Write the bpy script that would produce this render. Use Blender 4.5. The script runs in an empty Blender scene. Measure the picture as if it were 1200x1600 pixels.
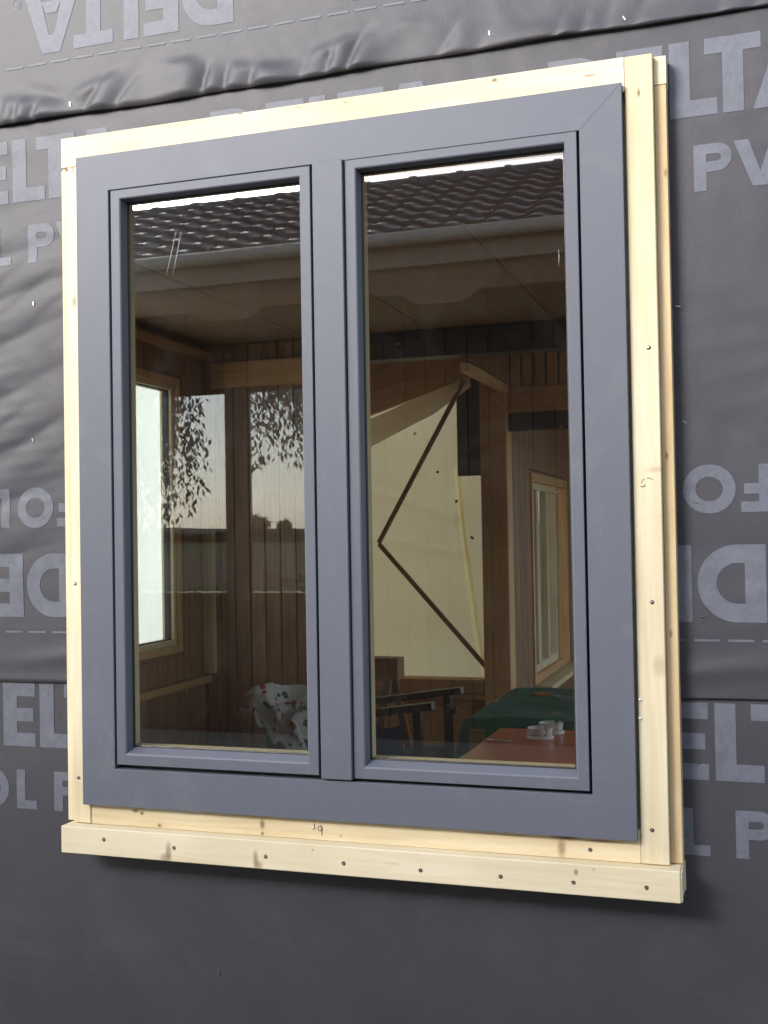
import bpy, bmesh, math, random
import numpy as np
from mathutils import Matrix, Vector, noise
random.seed(7)
S = bpy.context.scene
COL = S.collection

# ------------------------------------------------------------------ camera, world, sun, exposure
cam = bpy.data.cameras.new("camera")
cam.sensor_fit = 'VERTICAL'; cam.sensor_height = 36.0; cam.lens = 40.05
cam.clip_start = 0.05; cam.clip_end = 3000
co = bpy.data.objects.new("camera", cam); COL.objects.link(co)
_f = Vector((-0.31427, 0.94911, 0.02063)); _r = Vector((0.94907, 0.31462, -0.01682)); _u = Vector((0.02246, -0.01429, 0.99965))
m = Matrix((( _r.x, _u.x, -_f.x, 0.8346), (_r.y, _u.y, -_f.y, -2.2608), (_r.z, _u.z, -_f.z, -0.1359), (0, 0, 0, 1)))
co.matrix_world = m
S.camera = co

SUN_EL, SUN_AZ = math.radians(23), math.radians(212)     # azimuth from +Y clockwise; the sun stands in front of the wall, to the left
w = bpy.data.worlds.new("World"); S.world = w; w.use_nodes = True
nt = w.node_tree; nt.nodes.clear()
sky = nt.nodes.new('ShaderNodeTexSky'); sky.sky_type = 'NISHITA'; sky.sun_disc = False
sky.sun_elevation = SUN_EL; sky.sun_rotation = SUN_AZ
sky.air_density = 1.0; sky.dust_density = 1.6; sky.ozone_density = 1.0
bg = nt.nodes.new('ShaderNodeBackground'); bg.inputs[1].default_value = 0.15
hs = nt.nodes.new('ShaderNodeHueSaturation'); hs.inputs['Saturation'].default_value = 0.68
wo = nt.nodes.new('ShaderNodeOutputWorld')
nt.links.new(sky.outputs[0], hs.inputs['Color']); nt.links.new(hs.outputs[0], bg.inputs[0]); nt.links.new(bg.outputs[0], wo.inputs[0])
sl = bpy.data.lights.new("sun", 'SUN'); sl.energy = 1.75; sl.angle = math.radians(24); sl.color = (1, .975, .94)
so = bpy.data.objects.new("sun", sl); COL.objects.link(so)
sd = Vector((math.sin(SUN_AZ)*math.cos(SUN_EL), math.cos(SUN_AZ)*math.cos(SUN_EL), math.sin(SUN_EL)))
so.rotation_euler = sd.to_track_quat('Z', 'Y').to_euler()
so.location = (-4, -8, 12)
S.view_settings.view_transform = 'Standard'; S.view_settings.look = 'None'
S.view_settings.gamma = 1; S.view_settings.use_curve_mapping = False
S.view_settings.exposure = 1.42
S.render.engine = 'CYCLES'
S.cycles.max_bounces = 12; S.cycles.transparent_max_bounces = 16; S.cycles.diffuse_bounces = 6
S.cycles.caustics_reflective = False; S.cycles.sample_clamp_indirect = 6
GZ = -1.65            # ground and floor level
GY = -0.045           # outer glass face

# ------------------------------------------------------------------ materials
def mat(name):
    m = bpy.data.materials.new(name); m.use_nodes = True
    t = m.node_tree; p = t.nodes['Principled BSDF']
    return m, t, p
def N(t, typ, **kw):
    n = t.nodes.new(typ)
    for k, v in kw.items(): setattr(n, k, v)
    return n
def coords(t, scale=(1, 1, 1), rnd=True):
    tc = N(t, 'ShaderNodeTexCoord'); mp = N(t, 'ShaderNodeMapping')
    mp.inputs['Scale'].default_value = scale
    t.links.new(tc.outputs['Object'], mp.inputs[0])
    if rnd:
        oi = N(t, 'ShaderNodeObjectInfo'); ml = N(t, 'ShaderNodeMath', operation='MULTIPLY'); ml.inputs[1].default_value = 37.0
        t.links.new(oi.outputs['Random'], ml.inputs[0]); t.links.new(ml.outputs[0], mp.inputs['Location'])
    return mp.outputs[0]
def noise_n(t, vec, scale, detail=4, rough=.6, dist=0):
    n = N(t, 'ShaderNodeTexNoise'); n.inputs['Scale'].default_value = scale; n.inputs['Detail'].default_value = detail
    n.inputs['Roughness'].default_value = rough; n.inputs['Distortion'].default_value = dist
    t.links.new(vec, n.inputs['Vector']); return n.outputs['Fac']
def ramp(t, fac, stops):
    r = N(t, 'ShaderNodeValToRGB'); el = r.color_ramp.elements
    while len(el) < len(stops): el.new(.5)
    for e, (p, c) in zip(el, stops): e.position = p; e.color = (*c, 1) if len(c) == 3 else c
    t.links.new(fac, r.inputs[0]); return r.outputs[0]
def mix(t, fac, a, b, mode='MIX'):
    n = N(t, 'ShaderNodeMix', data_type='RGBA', blend_type=mode)
    for sock, v in ((n.inputs[0], fac), (n.inputs[6], a), (n.inputs[7], b)):
        if hasattr(v, 'is_linked'): t.links.new(v, sock)
        elif isinstance(v, (int, float)): sock.default_value = v
        else: sock.default_value = (*v, 1)
    return n.outputs[2]
def bump(t, p, h, strength=.2, dist=.001):
    b = N(t, 'ShaderNodeBump'); b.inputs['Strength'].default_value = strength; b.inputs['Distance'].default_value = dist
    t.links.new(h, b.inputs['Height']); t.links.new(b.outputs[0], p.inputs['Normal'])
def plain(name, c, rough=.6, metal=0, spec=.5, var=.12, nscale=30, bstr=.1):
    m, t, p = mat(name)
    v = coords(t); n = noise_n(t, v, nscale)
    t.links.new(mix(t, n, tuple(x*(1-var) for x in c), tuple(min(1, x*(1+var)) for x in c)), p.inputs['Base Color'])
    p.inputs['Roughness'].default_value = rough; p.inputs['Metallic'].default_value = metal
    p.inputs['Specular IOR Level'].default_value = spec
    if bstr: bump(t, p, n, bstr)
    return m
def wood(name, light, dark, axis='z', fine=1.0, knots=(), rough=.6, contrast=1.0, tone=.12):
    """plain sawn softwood: long grain lines along `axis`, soft tone patches, knots = (x, z, rx, rz, strength)"""
    m, t, p = mat(name)
    sc = {'x': (1.2, 22, 22), 'y': (22, 1.2, 22), 'z': (22, 22, 1.2)}[axis]
    v = coords(t, tuple(s*fine for s in sc))
    g = noise_n(t, v, 3.0, 6, .62, .35)
    c = ramp(t, g, [(.36 - .06*contrast, dark), (.52, tuple((a*.45+b*.55) for a, b in zip(dark, light))), (.66, light)])
    v2 = coords(t, (1, 1, 1)); big = noise_n(t, v2, 2.3, 2)
    c = mix(t, 1.0, c, ramp(t, big, [(.3, (1-tone*1.6, 1-tone*1.8, 1-tone*2.4)), (.7, (1, 1, 1))]), 'MULTIPLY')
    oi = N(t, 'ShaderNodeObjectInfo'); c = mix(t, 1.0, c, ramp(t, oi.outputs['Random'], [(0, (1-tone, 1-tone*1.1, 1-tone*1.3)), (1, (1, 1, 1))]), 'MULTIPLY')
    if knots:
        tc = N(t, 'ShaderNodeTexCoord'); w1 = noise_n(t, coords(t, rnd=False), 40, 2)
        for (kx, kz, rx, rz, st) in knots:
            mp = N(t, 'ShaderNodeMapping'); mp.inputs['Location'].default_value = (-kx/rx, 0, -kz/rz); mp.inputs['Scale'].default_value = (1/rx, 0, 1/rz)
            t.links.new(tc.outputs['Object'], mp.inputs[0])
            ln = N(t, 'ShaderNodeVectorMath', operation='LENGTH'); t.links.new(mp.outputs[0], ln.inputs[0])
            ad = N(t, 'ShaderNodeMath', operation='MULTIPLY_ADD'); ad.inputs[1].default_value = .7; t.links.new(w1, ad.inputs[0])
            t.links.new(ln.outputs['Value'], ad.inputs[2])
            f = ramp(t, ad.outputs[0], [(.55, (st,)*3), (.95, (st*.42,)*3), (1.0, (0,)*3)]) if False else ramp(t, ad.outputs[0], [(.0, (st,)*3), (.75, (st*.8,)*3), (1.0, (0,)*3)])
            mr = N(t, 'ShaderNodeMapRange'); mr.inputs[1].default_value = .75; mr.inputs[2].default_value = 1.7; mr.inputs[3].default_value = st; mr.inputs[4].default_value = 0
            t.links.new(ad.outputs[0], mr.inputs[0])
            c = mix(t, mr.outputs[0], c, (.17, .075, .025))
    t.links.new(c, p.inputs['Base Color']); p.inputs['Roughness'].default_value = rough
    if name.startswith('pine'):
        dsp = noise_n(t, coords(t, (1, 1, 1)), 14, 6, .8, 1.0); dm_ = N(t, 'ShaderNodeMapRange'); dm_.inputs[1].default_value = .60; dm_.inputs[2].default_value = .82; dm_.inputs[3].default_value = 0; dm_.inputs[4].default_value = .45
        t.links.new(dsp, dm_.inputs[0]); c = mix(t, dm_.outputs[0], c, (.42, .32, .20)); t.links.new(c, p.inputs['Base Color'])
        lv = N(t, 'ShaderNodeMath', operation='ADD'); t.links.new(g, lv.inputs[0]); t.links.new(noise_n(t, coords(t, (1, 1, 1)), 220, 2), lv.inputs[1])
        bump(t, p, lv.outputs[0], .3, .0012)
    else: bump(t, p, g, .12, .0008)
    return m

M = {}
PL, PD = (.85, .77, .58), (.76, .64, .42)
M['pine'] = wood('pine', PL, PD, 'z')
M['pine_x'] = wood('pine_horizontal', PL, PD, 'x')
M['pine_top'] = wood('pine_top', PL, PD, 'x', knots=[(.352, .7633, .006, .004, .9), (.5375, .7456, .016, .003, .6), (-.203, .770, .007, .003, .8), (-.0686, .7665, .003, .003, .6), (.037, .7615, .004, .003, .6)])
M['pine_sill'] = wood('pine_sill', (.86, .78, .60), (.78, .67, .46), 'x', knots=[(-.381, -.803, .007, .019, .6), (-.388, -.816, .013, .010, .5), (-.178, -.802, .006, .018, .6), (-.172, -.816, .010, .009, .55), (.4866, -.779, .004, .006, .7), (.12, -.79, .02, .004, .16), (-.05, -.775, .003, .003, .5), (.52, -.772, .003, .003, .4)])
M['pine_low'] = wood('pine_low', (.84, .74, .53), (.72, .57, .35), 'x', knots=[(-.48, -.729, .009, .004, .9), (-.463, -.733, .005, .004, .9), (-.176, -.738, .006, .010, .8), (-.176, -.758, .004, .004, .8), (-.42, -.757, .005, .004, .8), (.467, -.722, .03, .006, .95), (.455, -.745, .008, .02, .6), (.35, -.726, .09, .002, .45), (.53, -.726, .04, .003, .7), (.0, -.752, .003, .003, .5)])
M['pine_batten'] = wood('pine_batten', (.85, .77, .58), (.75, .63, .42), 'z', knots=[(.631, .699, .003, .008, .9), (.645, -.39, .012, .02, .3), (.65, -.02, .02, .006, .3), (-.618, .40, .006, .015, .6), (-.618, .70, .004, .01, .6)])
M['pine_outer'] = wood('pine_outer', (.76, .60, .37), (.62, .44, .24), 'z', knots=[(.667, .0065, .003, .008, .8), (.6675, -.33, .003, .008, .7), (.6763, .5456, .003, .008, .7)])
M['inner_pine'] = wood('inner_pine', (.86, .74, .48), (.72, .58, .34), 'z')
M['board'] = wood('board', (.44, .25, .135), (.27, .145, .075), 'z', tone=.22, rough=.5)
M['beam'] = wood('beam', (.72, .43, .20), (.54, .30, .12), 'x', tone=.15, rough=.55)
M['beam_z'] = wood('beam_upright', (.80, .52, .26), (.62, .37, .16), 'z', tone=.15, rough=.55)
M['batten_dark'] = wood('batten_dark', (.42, .21, .09), (.28, .13, .05), 'z')
M['plank'] = wood('plank', (.90, .68, .42), (.76, .52, .28), 'x', tone=.1)
M['old_board'] = wood('weathered_board', (.125, .070, .045), (.065, .036, .024), 'z', tone=.25, rough=.75)
M['old_beam'] = wood('weathered_beam', (.22, .125, .07), (.13, .07, .04), 'x', tone=.2, rough=.7)
M['ceiling'] = wood('ceiling_panel', (.34, .22, .14), (.27, .17, .105), 'y', tone=.1)
M['floor'] = wood('floor_board', (.66, .52, .34), (.5, .37, .22), 'y', tone=.2)
M['trestle'] = wood('trestle_wood', (.42, .25, .13), (.30, .16, .08), 'x')
M['trestle_leg'] = wood('trestle_leg', (.28, .12, .07), (.2, .08, .045), 'z')
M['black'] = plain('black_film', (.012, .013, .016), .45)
M['rubber'] = plain('rubber', (.012, .012, .013), .5, bstr=0)
M['steel'] = plain('steel', (.6, .6, .6), .3, 1, bstr=0)
M['spacer'] = plain('aluminium_spacer', (.75, .77, .78), .25, 1, bstr=0)
M['hole'] = plain('screw_shade', (.06, .035, .02), .9, bstr=0)
M['pencil'] = plain('pencil', (.10, .08, .07), .8, bstr=0)
M['spot'] = plain('faded_green_print', (.20, .30, .16), .8)
M['white'] = plain('white_caulk', (.8, .8, .78), .5, bstr=0)
M['soil'] = plain('yard_gravel', (.085, .08, .075), .95, nscale=6, var=.4)

# powder-coated aluminium
m, t, p = mat('powder_coat'); v = coords(t, rnd=False)
n1 = noise_n(t, v, 900, 2); n2 = noise_n(t, v, 3, 3)
c = mix(t, n1, (.100, .108, .136), (.128, .137, .170)); c = mix(t, n2, c, (.116, .124, .154))
dn = noise_n(t, v, 5, 7, .78, 1.4); dr_ = N(t, 'ShaderNodeMapRange'); dr_.inputs[1].default_value = .52; dr_.inputs[2].default_value = .8; dr_.inputs[3].default_value = 0; dr_.inputs[4].default_value = .30
t.links.new(dn, dr_.inputs[0]); c = mix(t, dr_.outputs[0], c, (.235, .225, .225))
st = N(t, 'ShaderNodeMapping'); st.inputs['Scale'].default_value = (60, 1, 3); tc_ = N(t, 'ShaderNodeTexCoord'); t.links.new(tc_.outputs['Object'], st.inputs[0])
sn = noise_n(t, st.outputs[0], 1.0, 3, .6); s2 = N(t, 'ShaderNodeMapRange'); s2.inputs[1].default_value = .62; s2.inputs[2].default_value = .78; s2.inputs[3].default_value = 0; s2.inputs[4].default_value = .16
t.links.new(sn, s2.inputs[0]); c = mix(t, s2.outputs[0], c, (.24, .235, .24))
rr_ = N(t, 'ShaderNodeMapRange'); rr_.inputs[3].default_value = .44; rr_.inputs[4].default_value = .62; t.links.new(dn, rr_.inputs[0]); t.links.new(rr_.outputs[0], p.inputs['Roughness'])
t.links.new(c, p.inputs['Base Color']); p.inputs['Specular IOR Level'].default_value = .38
bump(t, p, n1, .18, .0004); M['alu'] = m

# breather membrane: dark felt-like film with a dull sheen, and its print
def membrane(name, print_=False):
    m, t, p = mat(name); v = coords(t, rnd=False)
    a = noise_n(t, v, 260, 3); b = noise_n(t, v, 7, 4, .6, .4)
    if print_:
        c = mix(t, noise_n(t, v, 26, 5, .7, .6), (.078, .086, .112), (.160, .170, .208)); c = mix(t, .15, c, mix(t, a, (.06, .06, .08), (.22, .23, .28)))
        wn = noise_n(t, v, 38, 8, .8, .8); wm = N(t, 'ShaderNodeMapRange'); wm.inputs[1].default_value = .50; wm.inputs[2].default_value = .66; wm.inputs[3].default_value = 0; wm.inputs[4].default_value = .42
        t.links.new(wn, wm.inputs[0]); c = mix(t, wm.outputs[0], c, (.052, .052, .064))
        p.inputs['Roughness'].default_value = .55
    else:
        c = mix(t, a, (.039, .038, .047), (.058, .056, .069)); c = mix(t, .5, c, mix(t, b, (.037, .036, .045), (.062, .060, .073)))
        p.inputs['Roughness'].default_value = .52
    p.inputs['Specular IOR Level'].default_value = .42
    p.inputs['Sheen Weight'].default_value = .03; p.inputs['Sheen Roughness'].default_value = .5
    du = noise_n(t, v, 3.2, 8, .75, 1.2); dmr = N(t, 'ShaderNodeMapRange'); dmr.inputs[1].default_value = .5; dmr.inputs[2].default_value = .8; dmr.inputs[3].default_value = 0; dmr.inputs[4].default_value = .22
    t.links.new(du, dmr.inputs[0]); c = mix(t, dmr.outputs[0], c, (.15, .14, .14))
    h = N(t, 'ShaderNodeMath', operation='ADD'); h2 = N(t, 'ShaderNodeMath', operation='MULTIPLY'); h2.inputs[1].default_value = 2.2
    t.links.new(noise_n(t, v, 16, 3, .5), h2.inputs[0]); t.links.new(a, h.inputs[0]); t.links.new(h2.outputs[0], h.inputs[1])
    bump(t, p, h.outputs[0], .35, .0012); t.links.new(c, p.inputs['Base Color'])
    return m
M['membrane'] = membrane('membrane'); M['print'] = membrane('membrane_print', True)

def glass(name, tint, refl_mul, dirt=True):
    m, t, p = mat(name); t.nodes.remove(p); out = t.nodes['Material Output']
    tr = N(t, 'ShaderNodeBsdfTransparent'); tr.inputs[0].default_value = (*tint, 1)
    gl = N(t, 'ShaderNodeBsdfGlossy'); gl.inputs['Roughness'].default_value = 0.0; gl.inputs[0].default_value = (1, 1, 1, 1)
    fr = N(t, 'ShaderNodeFresnel'); ge = N(t, 'ShaderNodeNewGeometry'); ir = N(t, 'ShaderNodeMapRange')
    ir.inputs[3].default_value = 1.5; ir.inputs[4].default_value = 1/1.5         # same reflectance from both faces of the thin pane
    t.links.new(ge.outputs['Backfacing'], ir.inputs[0]); t.links.new(ir.outputs[0], fr.inputs[0])
    mu = N(t, 'ShaderNodeMath', operation='MULTIPLY'); mu.inputs[1].default_value = refl_mul; mu.use_clamp = True
    t.links.new(fr.outputs[0], mu.inputs[0])
    mx = N(t, 'ShaderNodeMixShader'); t.links.new(mu.outputs[0], mx.inputs[0]); t.links.new(tr.outputs[0], mx.inputs[1]); t.links.new(gl.outputs[0], mx.inputs[2])
    last = mx.outputs[0]
    if dirt:
        df = N(t, 'ShaderNodeBsdfDiffuse'); df.inputs[0].default_value = (.6, .58, .55, 1)
        v = coords(t, (1, 1, 1), False); n = noise_n(t, v, 9, 6, .75, 1.0); mr = N(t, 'ShaderNodeMapRange')
        mr.inputs[1].default_value = .5; mr.inputs[2].default_value = .85; mr.inputs[3].default_value = .001; mr.inputs[4].default_value = .014
        t.links.new(n, mr.inputs[0])
        sp = noise_n(t, v, 170, 1, .5); m2 = N(t, 'ShaderNodeMapRange'); m2.inputs[1].default_value = .80; m2.inputs[2].default_value = .84; m2.inputs[3].default_value = 0; m2.inputs[4].default_value = .3
        t.links.new(sp, m2.inputs[0]); ad = N(t, 'ShaderNodeMath', operation='ADD'); t.links.new(mr.outputs[0], ad.inputs[0]); t.links.new(m2.outputs[0], ad.inputs[1])
        m3 = N(t, 'ShaderNodeMixShader'); t.links.new(ad.outputs[0], m3.inputs[0]); t.links.new(last, m3.inputs[1]); t.links.new(df.outputs[0], m3.inputs[2]); last = m3.outputs[0]
    t.links.new(last, out.inputs[0]); return m
M['glass'] = glass('window_glass', (.96, .97, .95), 3.4)
M['glass_plain'] = glass('far_glass', (.92, .94, .92), 1.2, False)
M['glass_dim'] = glass('dimming_glass', (.36, .395, .435), 1.0, False)

def cloth(name, c, trans, var=.08, sc=5, rough=.8, warm=None):
    m, t, p = mat(name); out = t.nodes['Material Output']; v = coords(t)
    n = noise_n(t, v, sc, 5, .6, .5); col = mix(t, n, tuple(x*(1-var) for x in c), tuple(min(1, x*(1+var)) for x in c))
    t.links.new(col, p.inputs['Base Color']); p.inputs['Roughness'].default_value = rough
    bump(t, p, noise_n(t, v, 400, 1), .1, .0005)
    if trans:
        tl = N(t, 'ShaderNodeBsdfTranslucent'); t.links.new(col, tl.inputs[0]); mx = N(t, 'ShaderNodeMixShader'); mx.inputs[0].default_value = trans
        t.links.new(p.outputs[0], mx.inputs[1]); t.links.new(tl.outputs[0], mx.inputs[2]); t.links.new(mx.outputs[0], out.inputs[0])
    return m
M['tarp'] = cloth('tarp', (1.0, .80, .47), .97)
M['flap'] = cloth('tarp_flap', (.92, .82, .68), .45)
M['film'] = cloth('plastic_film', (.93, .99, 1.0), .9, sc=3, var=.05)
M['green'] = cloth('green_blanket', (.014, .125, .085), 0, .25, 8)
M['navy'] = cloth('navy_cloth', (.015, .02, .06), 0, .2, 12)
M['dark_cloth'] = cloth('dark_cloth', (.025, .03, .035), 0, .3, 12)
M['fringe'] = cloth('pale_stripe', (.42, .44, .42), 0, .4, 60)
M['dark_paint'] = plain('dark_paint', (.02, .018, .018), .4)
M['table'] = plain('table_laminate', (.62, .13, .04), .28, nscale=3, var=.15, bstr=.02)
M['ceramic'] = plain('ceramic', (.72, .71, .68), .25, var=.03, bstr=0)
M['red'] = plain('red_print', (.45, .02, .02), .4, bstr=0)
M['handle'] = plain('orange_handle', (.45, .16, .06), .45, bstr=0)
# patterned cotton
m, t, p = mat('printed_cotton'); v = coords(t, rnd=False)
vo = N(t, 'ShaderNodeTexVoronoi'); vo.inputs['Scale'].default_value = 30; vo.inputs['Randomness'].default_value = 1
nz = N(t, 'ShaderNodeTexNoise'); nz.inputs['Scale'].default_value = 26; t.links.new(v, nz.inputs['Vector']); vm = N(t, 'ShaderNodeVectorMath', operation='MULTIPLY_ADD'); vm.inputs[1].default_value = (.05, .05, .05)
t.links.new(nz.outputs['Color'], vm.inputs[0]); t.links.new(v, vm.inputs[2]); t.links.new(vm.outputs[0], vo.inputs['Vector'])
sep = N(t, 'ShaderNodeSeparateColor'); t.links.new(vo.outputs['Color'], sep.inputs[0])
pc = ramp(t, sep.outputs[0], [(0, (.5, .5, .48)), (.28, (.4, .02, .05)), (.5, (.02, .10, .15)), (.72, (.08, .16, .08)), (.9, (.5, .5, .48))]); t.nodes[-1]
for n_ in t.nodes:
    if n_.bl_idname == 'ShaderNodeValToRGB': n_.color_ramp.interpolation = 'CONSTANT'
dm = N(t, 'ShaderNodeMath', operation='LESS_THAN'); dm.inputs[1].default_value = .36; t.links.new(vo.outputs['Distance'], dm.inputs[0])
t.links.new(mix(t, dm.outputs[0], (.55, .55, .52), pc), p.inputs['Base Color']); p.inputs['Roughness'].default_value = .85; M['cotton'] = m
# roof tiles
m, t, p = mat('roof_tile'); v = coords(t); n = noise_n(t, v, 12, 4)
t.links.new(mix(t, n, (.050, .047, .060), (.098, .090, .112)), p.inputs['Base Color']); p.inputs['Roughness'].default_value = .48
p.inputs['Specular IOR Level'].default_value = .75; bump(t, p, n, .2, .003); M['tile'] = m
M['zinc'] = plain('gutter_zinc', (.34, .31, .27), .55, .0, bstr=0)
M['fascia'] = plain('painted_fascia', (.20, .155, .12), .7)
M['bark'] = plain('bark', (.07, .05, .035), .9)
m, t, p = mat('leaves'); v = coords(t, rnd=False); n = noise_n(t, v, 2.5, 3); n3 = noise_n(t, v, 30, 1)
t.links.new(mix(t, n3, mix(t, n, (.035, .05, .018), (.07, .085, .03)), (.05, .05, .02)), p.inputs['Base Color']); p.inputs['Roughness'].default_value = .6; M['leaf'] = m
# open ground: yard, then bands of field
m, t, p = mat('fields'); v = coords(t, (1, 1, 1), False); tc = N(t, 'ShaderNodeTexCoord'); sx = N(t, 'ShaderNodeSeparateXYZ'); t.links.new(tc.outputs['Object'], sx.inputs[0])
mr = N(t, 'ShaderNodeMapRange'); mr.inputs[1].default_value = 4; mr.inputs[2].default_value = -200; wob = N(t, 'ShaderNodeMath', operation='MULTIPLY_ADD'); wob.inputs[1].default_value = 16
t.links.new(noise_n(t, v, .05, 2), wob.inputs[0]); t.links.new(sx.outputs[1], wob.inputs[2]); t.links.new(wob.outputs[0], mr.inputs[0])
fc = ramp(t, mr.outputs[0], [(0, (.42, .38, .31)), (.012, (.42, .38, .31)), (.03, (.045, .042, .036)), (.075, (.045, .042, .034)), (.088, (.14, .17, .05)), (.12, (.20, .22, .07)), (.14, (.50, .31, .22)), (.30, (.52, .35, .24)), (.36, (.30, .36, .10)), (1, (.20, .27, .10))])  # first two stops are pale only to bounce light onto the tarp
t.links.new(mix(t, .35, fc, mix(t, noise_n(t, v, 3, 6), (.03, .03, .02), (.3, .28, .22)), 'MULTIPLY'), p.inputs['Base Color']); p.inputs['Roughness'].default_value = 1; p.inputs['Specular IOR Level'].default_value = .05; M['ground'] = m
M['wood_far'] = plain('far_wood', (.028, .036, .026), .9, nscale=.1, var=.4)

# ------------------------------------------------------------------ mesh helpers
def link(name, me, m, parent=None, smooth=False):
    o = bpy.data.objects.new(name, me); COL.objects.link(o)
    if m is not None and not me.materials: me.materials.append(m)
    if parent: o.parent = parent
    if smooth:
        for f in me.polygons: f.use_smooth = True
    return o
def mesh(name, vs, fs): me = bpy.data.meshes.new(name); me.from_pydata([tuple(v) for v in vs], [], [tuple(f) for f in fs]); me.update(); return me
def tag(o, label=None, cat=None, group=None, kind=None):
    if label: o['label'] = label
    if cat: o['category'] = cat
    if group: o['group'] = group
    if kind: o['kind'] = kind
    return o
def empty(name, loc=(0, 0, 0), label=None, cat=None, group=None):
    o = bpy.data.objects.new(name, None); COL.objects.link(o); o.location = loc; o.empty_display_size = .1
    return tag(o, label, cat, group)
def box_vf(x0, x1, y0, y1, z0, z1, ch=0.0):
    """box, with its edges chamfered by ch"""
    if ch <= 0:
        v = [(x, y, z) for x in (x0, x1) for y in (y0, y1) for z in (z0, z1)]
        return v, [(0, 1, 3, 2), (4, 6, 7, 5), (0, 4, 5, 1), (2, 3, 7, 6), (0, 2, 6, 4), (1, 5, 7, 3)]
    bm = bmesh.new(); bmesh.ops.create_cube(bm, size=1)
    for q in bm.verts: q.co = Vector(((x0+x1)/2 + q.co.x*(x1-x0), (y0+y1)/2 + q.co.y*(y1-y0), (z0+z1)/2 + q.co.z*(z1-z0)))
    bmesh.ops.bevel(bm, geom=bm.edges[:], offset=ch, segments=1, affect='EDGES', profile=.5)
    bm.verts.index_update(); v = [tuple(q.co) for q in bm.verts]; f = [tuple(q.index for q in g.verts) for g in bm.faces]; bm.free(); return v, f
def box(name, x0, x1, y0, y1, z0, z1, m, parent=None, ch=0.0):
    v, f = box_vf(min(x0, x1), max(x0, x1), min(y0, y1), max(y0, y1), min(z0, z1), max(z0, z1), ch)
    return link(name, mesh(name, v, f), m, parent)
def boxes(name, bl, m, parent=None, ch=0.0):
    V, F = [], []
    for b in bl:
        v, f = box_vf(*b, ch=ch); k = len(V); V += v; F += [tuple(i+k for i in q) for q in f]
    return link(name, mesh(name, V, F), m, parent)
def frame(name, x0, x1, z0, z1, prof, m, parent=None):
    """mitred frame in the XZ plane from a closed profile of (inset, y) or ((side, bottom, top inset), y)"""
    V = []; n = len(prof)
    for (cx, cz, sx, sz) in ((x0, z0, 1, 1), (x1, z0, -1, 1), (x1, z1, -1, -1), (x0, z1, 1, -1)):
        for (d, y) in prof:
            ds, db, dt = d if isinstance(d, tuple) else (d, d, d)
            V.append((cx+sx*ds, y, cz+(db if sz > 0 else -dt)))
    F = []
    for k in range(4):
        a, b = k*n, ((k+1) % 4)*n
        for i in range(n): j = (i+1) % n; F.append((a+i, b+i, b+j, a+j))
    me = mesh(name, V, F); bm = bmesh.new(); bm.from_mesh(me); bmesh.ops.recalc_face_normals(bm, faces=bm.faces[:]); bm.to_mesh(me); bm.free()
    return link(name, me, m, parent)
def rail(name, x0, x1, z0, z1, prof, side, m, parent):
    """one mitred member of such a frame: side in 0 bottom,1 right,2 top,3 left"""
    c = ((x0, z0, 1, 1), (x1, z0, -1, 1), (x1, z1, -1, -1), (x0, z1, 1, -1)); n = len(prof); V = []
    for k in (side, (side+1) % 4):
        cx, cz, sx, sz = c[k]
        for (d, y) in prof: V.append((cx+sx*d, y, cz+sz*d))
    F = [(i, n+i, n+(i+1) % n, (i+1) % n) for i in range(n)] + [tuple(range(n)), tuple(range(2*n-1, n-1, -1))]
    me = mesh(name, V, F); bm = bmesh.new(); bm.from_mesh(me); bmesh.ops.recalc_face_normals(bm, faces=bm.faces[:]); bm.to_mesh(me); bm.free()
    return link(name, me, m, parent)
def tube(name, pts, r, m, parent=None, seg=8, closed=False):
    rr = r if isinstance(r, (list, tuple)) else [r]*len(pts); V, F = [], []
    P = [Vector(q) for q in pts]; a = None
    for i, q in enumerate(P):
        d = (P[min(i+1, len(P)-1)]-P[max(i-1, 0)]).normalized()
        if a is None: a = d.orthogonal().normalized()
        a = (a - d*a.dot(d)).normalized(); b = d.cross(a)
        for k in range(seg): th = 2*math.pi*k/seg; V.append(q + (a*math.cos(th)+b*math.sin(th))*rr[i])
    for i in range(len(P)-1):
        for k in range(seg): F.append((i*seg+k, i*seg+(k+1) % seg, (i+1)*seg+(k+1) % seg, (i+1)*seg+k))
    F += [tuple(range(seg-1, -1, -1)), tuple((len(P)-1)*seg+k for k in range(seg))]
    return link(name, mesh(name, V, F), m, parent, True)
def bar(name, a, b, wx, wy, m, parent=None):
    """square bar from a to b"""
    a, b = Vector(a), Vector(b); d = (b-a).normalized(); s = Vector((0, 1, 0)) if abs(d.y) < .9 else Vector((1, 0, 0))
    u = d.cross(s).normalized(); s = u.cross(d)
    V = [p_ + u*i*wx/2 + s*j*wy/2 for p_ in (a, b) for i, j in ((-1, -1), (1, -1), (1, 1), (-1, 1))]
    return link(name, mesh(name, V, [(0, 1, 2, 3), (7, 6, 5, 4), (0, 4, 5, 1), (1, 5, 6, 2), (2, 6, 7, 3), (3, 7, 4, 0)]), m, parent)
def lathe(name, prof, m, parent=None, seg=32, cut=None):
    V, F = [], []; n = len(prof)
    for k in range(seg):
        th = 2*math.pi*k/seg
        for i, (r, z) in enumerate(prof):
            if cut: z = cut(th, r, z)
            V.append((r*math.cos(th), r*math.sin(th), z))
    for k in range(seg):
        for i in range(n-1): F.append((k*n+i, ((k+1) % seg)*n+i, ((k+1) % seg)*n+i+1, k*n+i+1))
    return link(name, mesh(name, V, F), m, parent, True)

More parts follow.
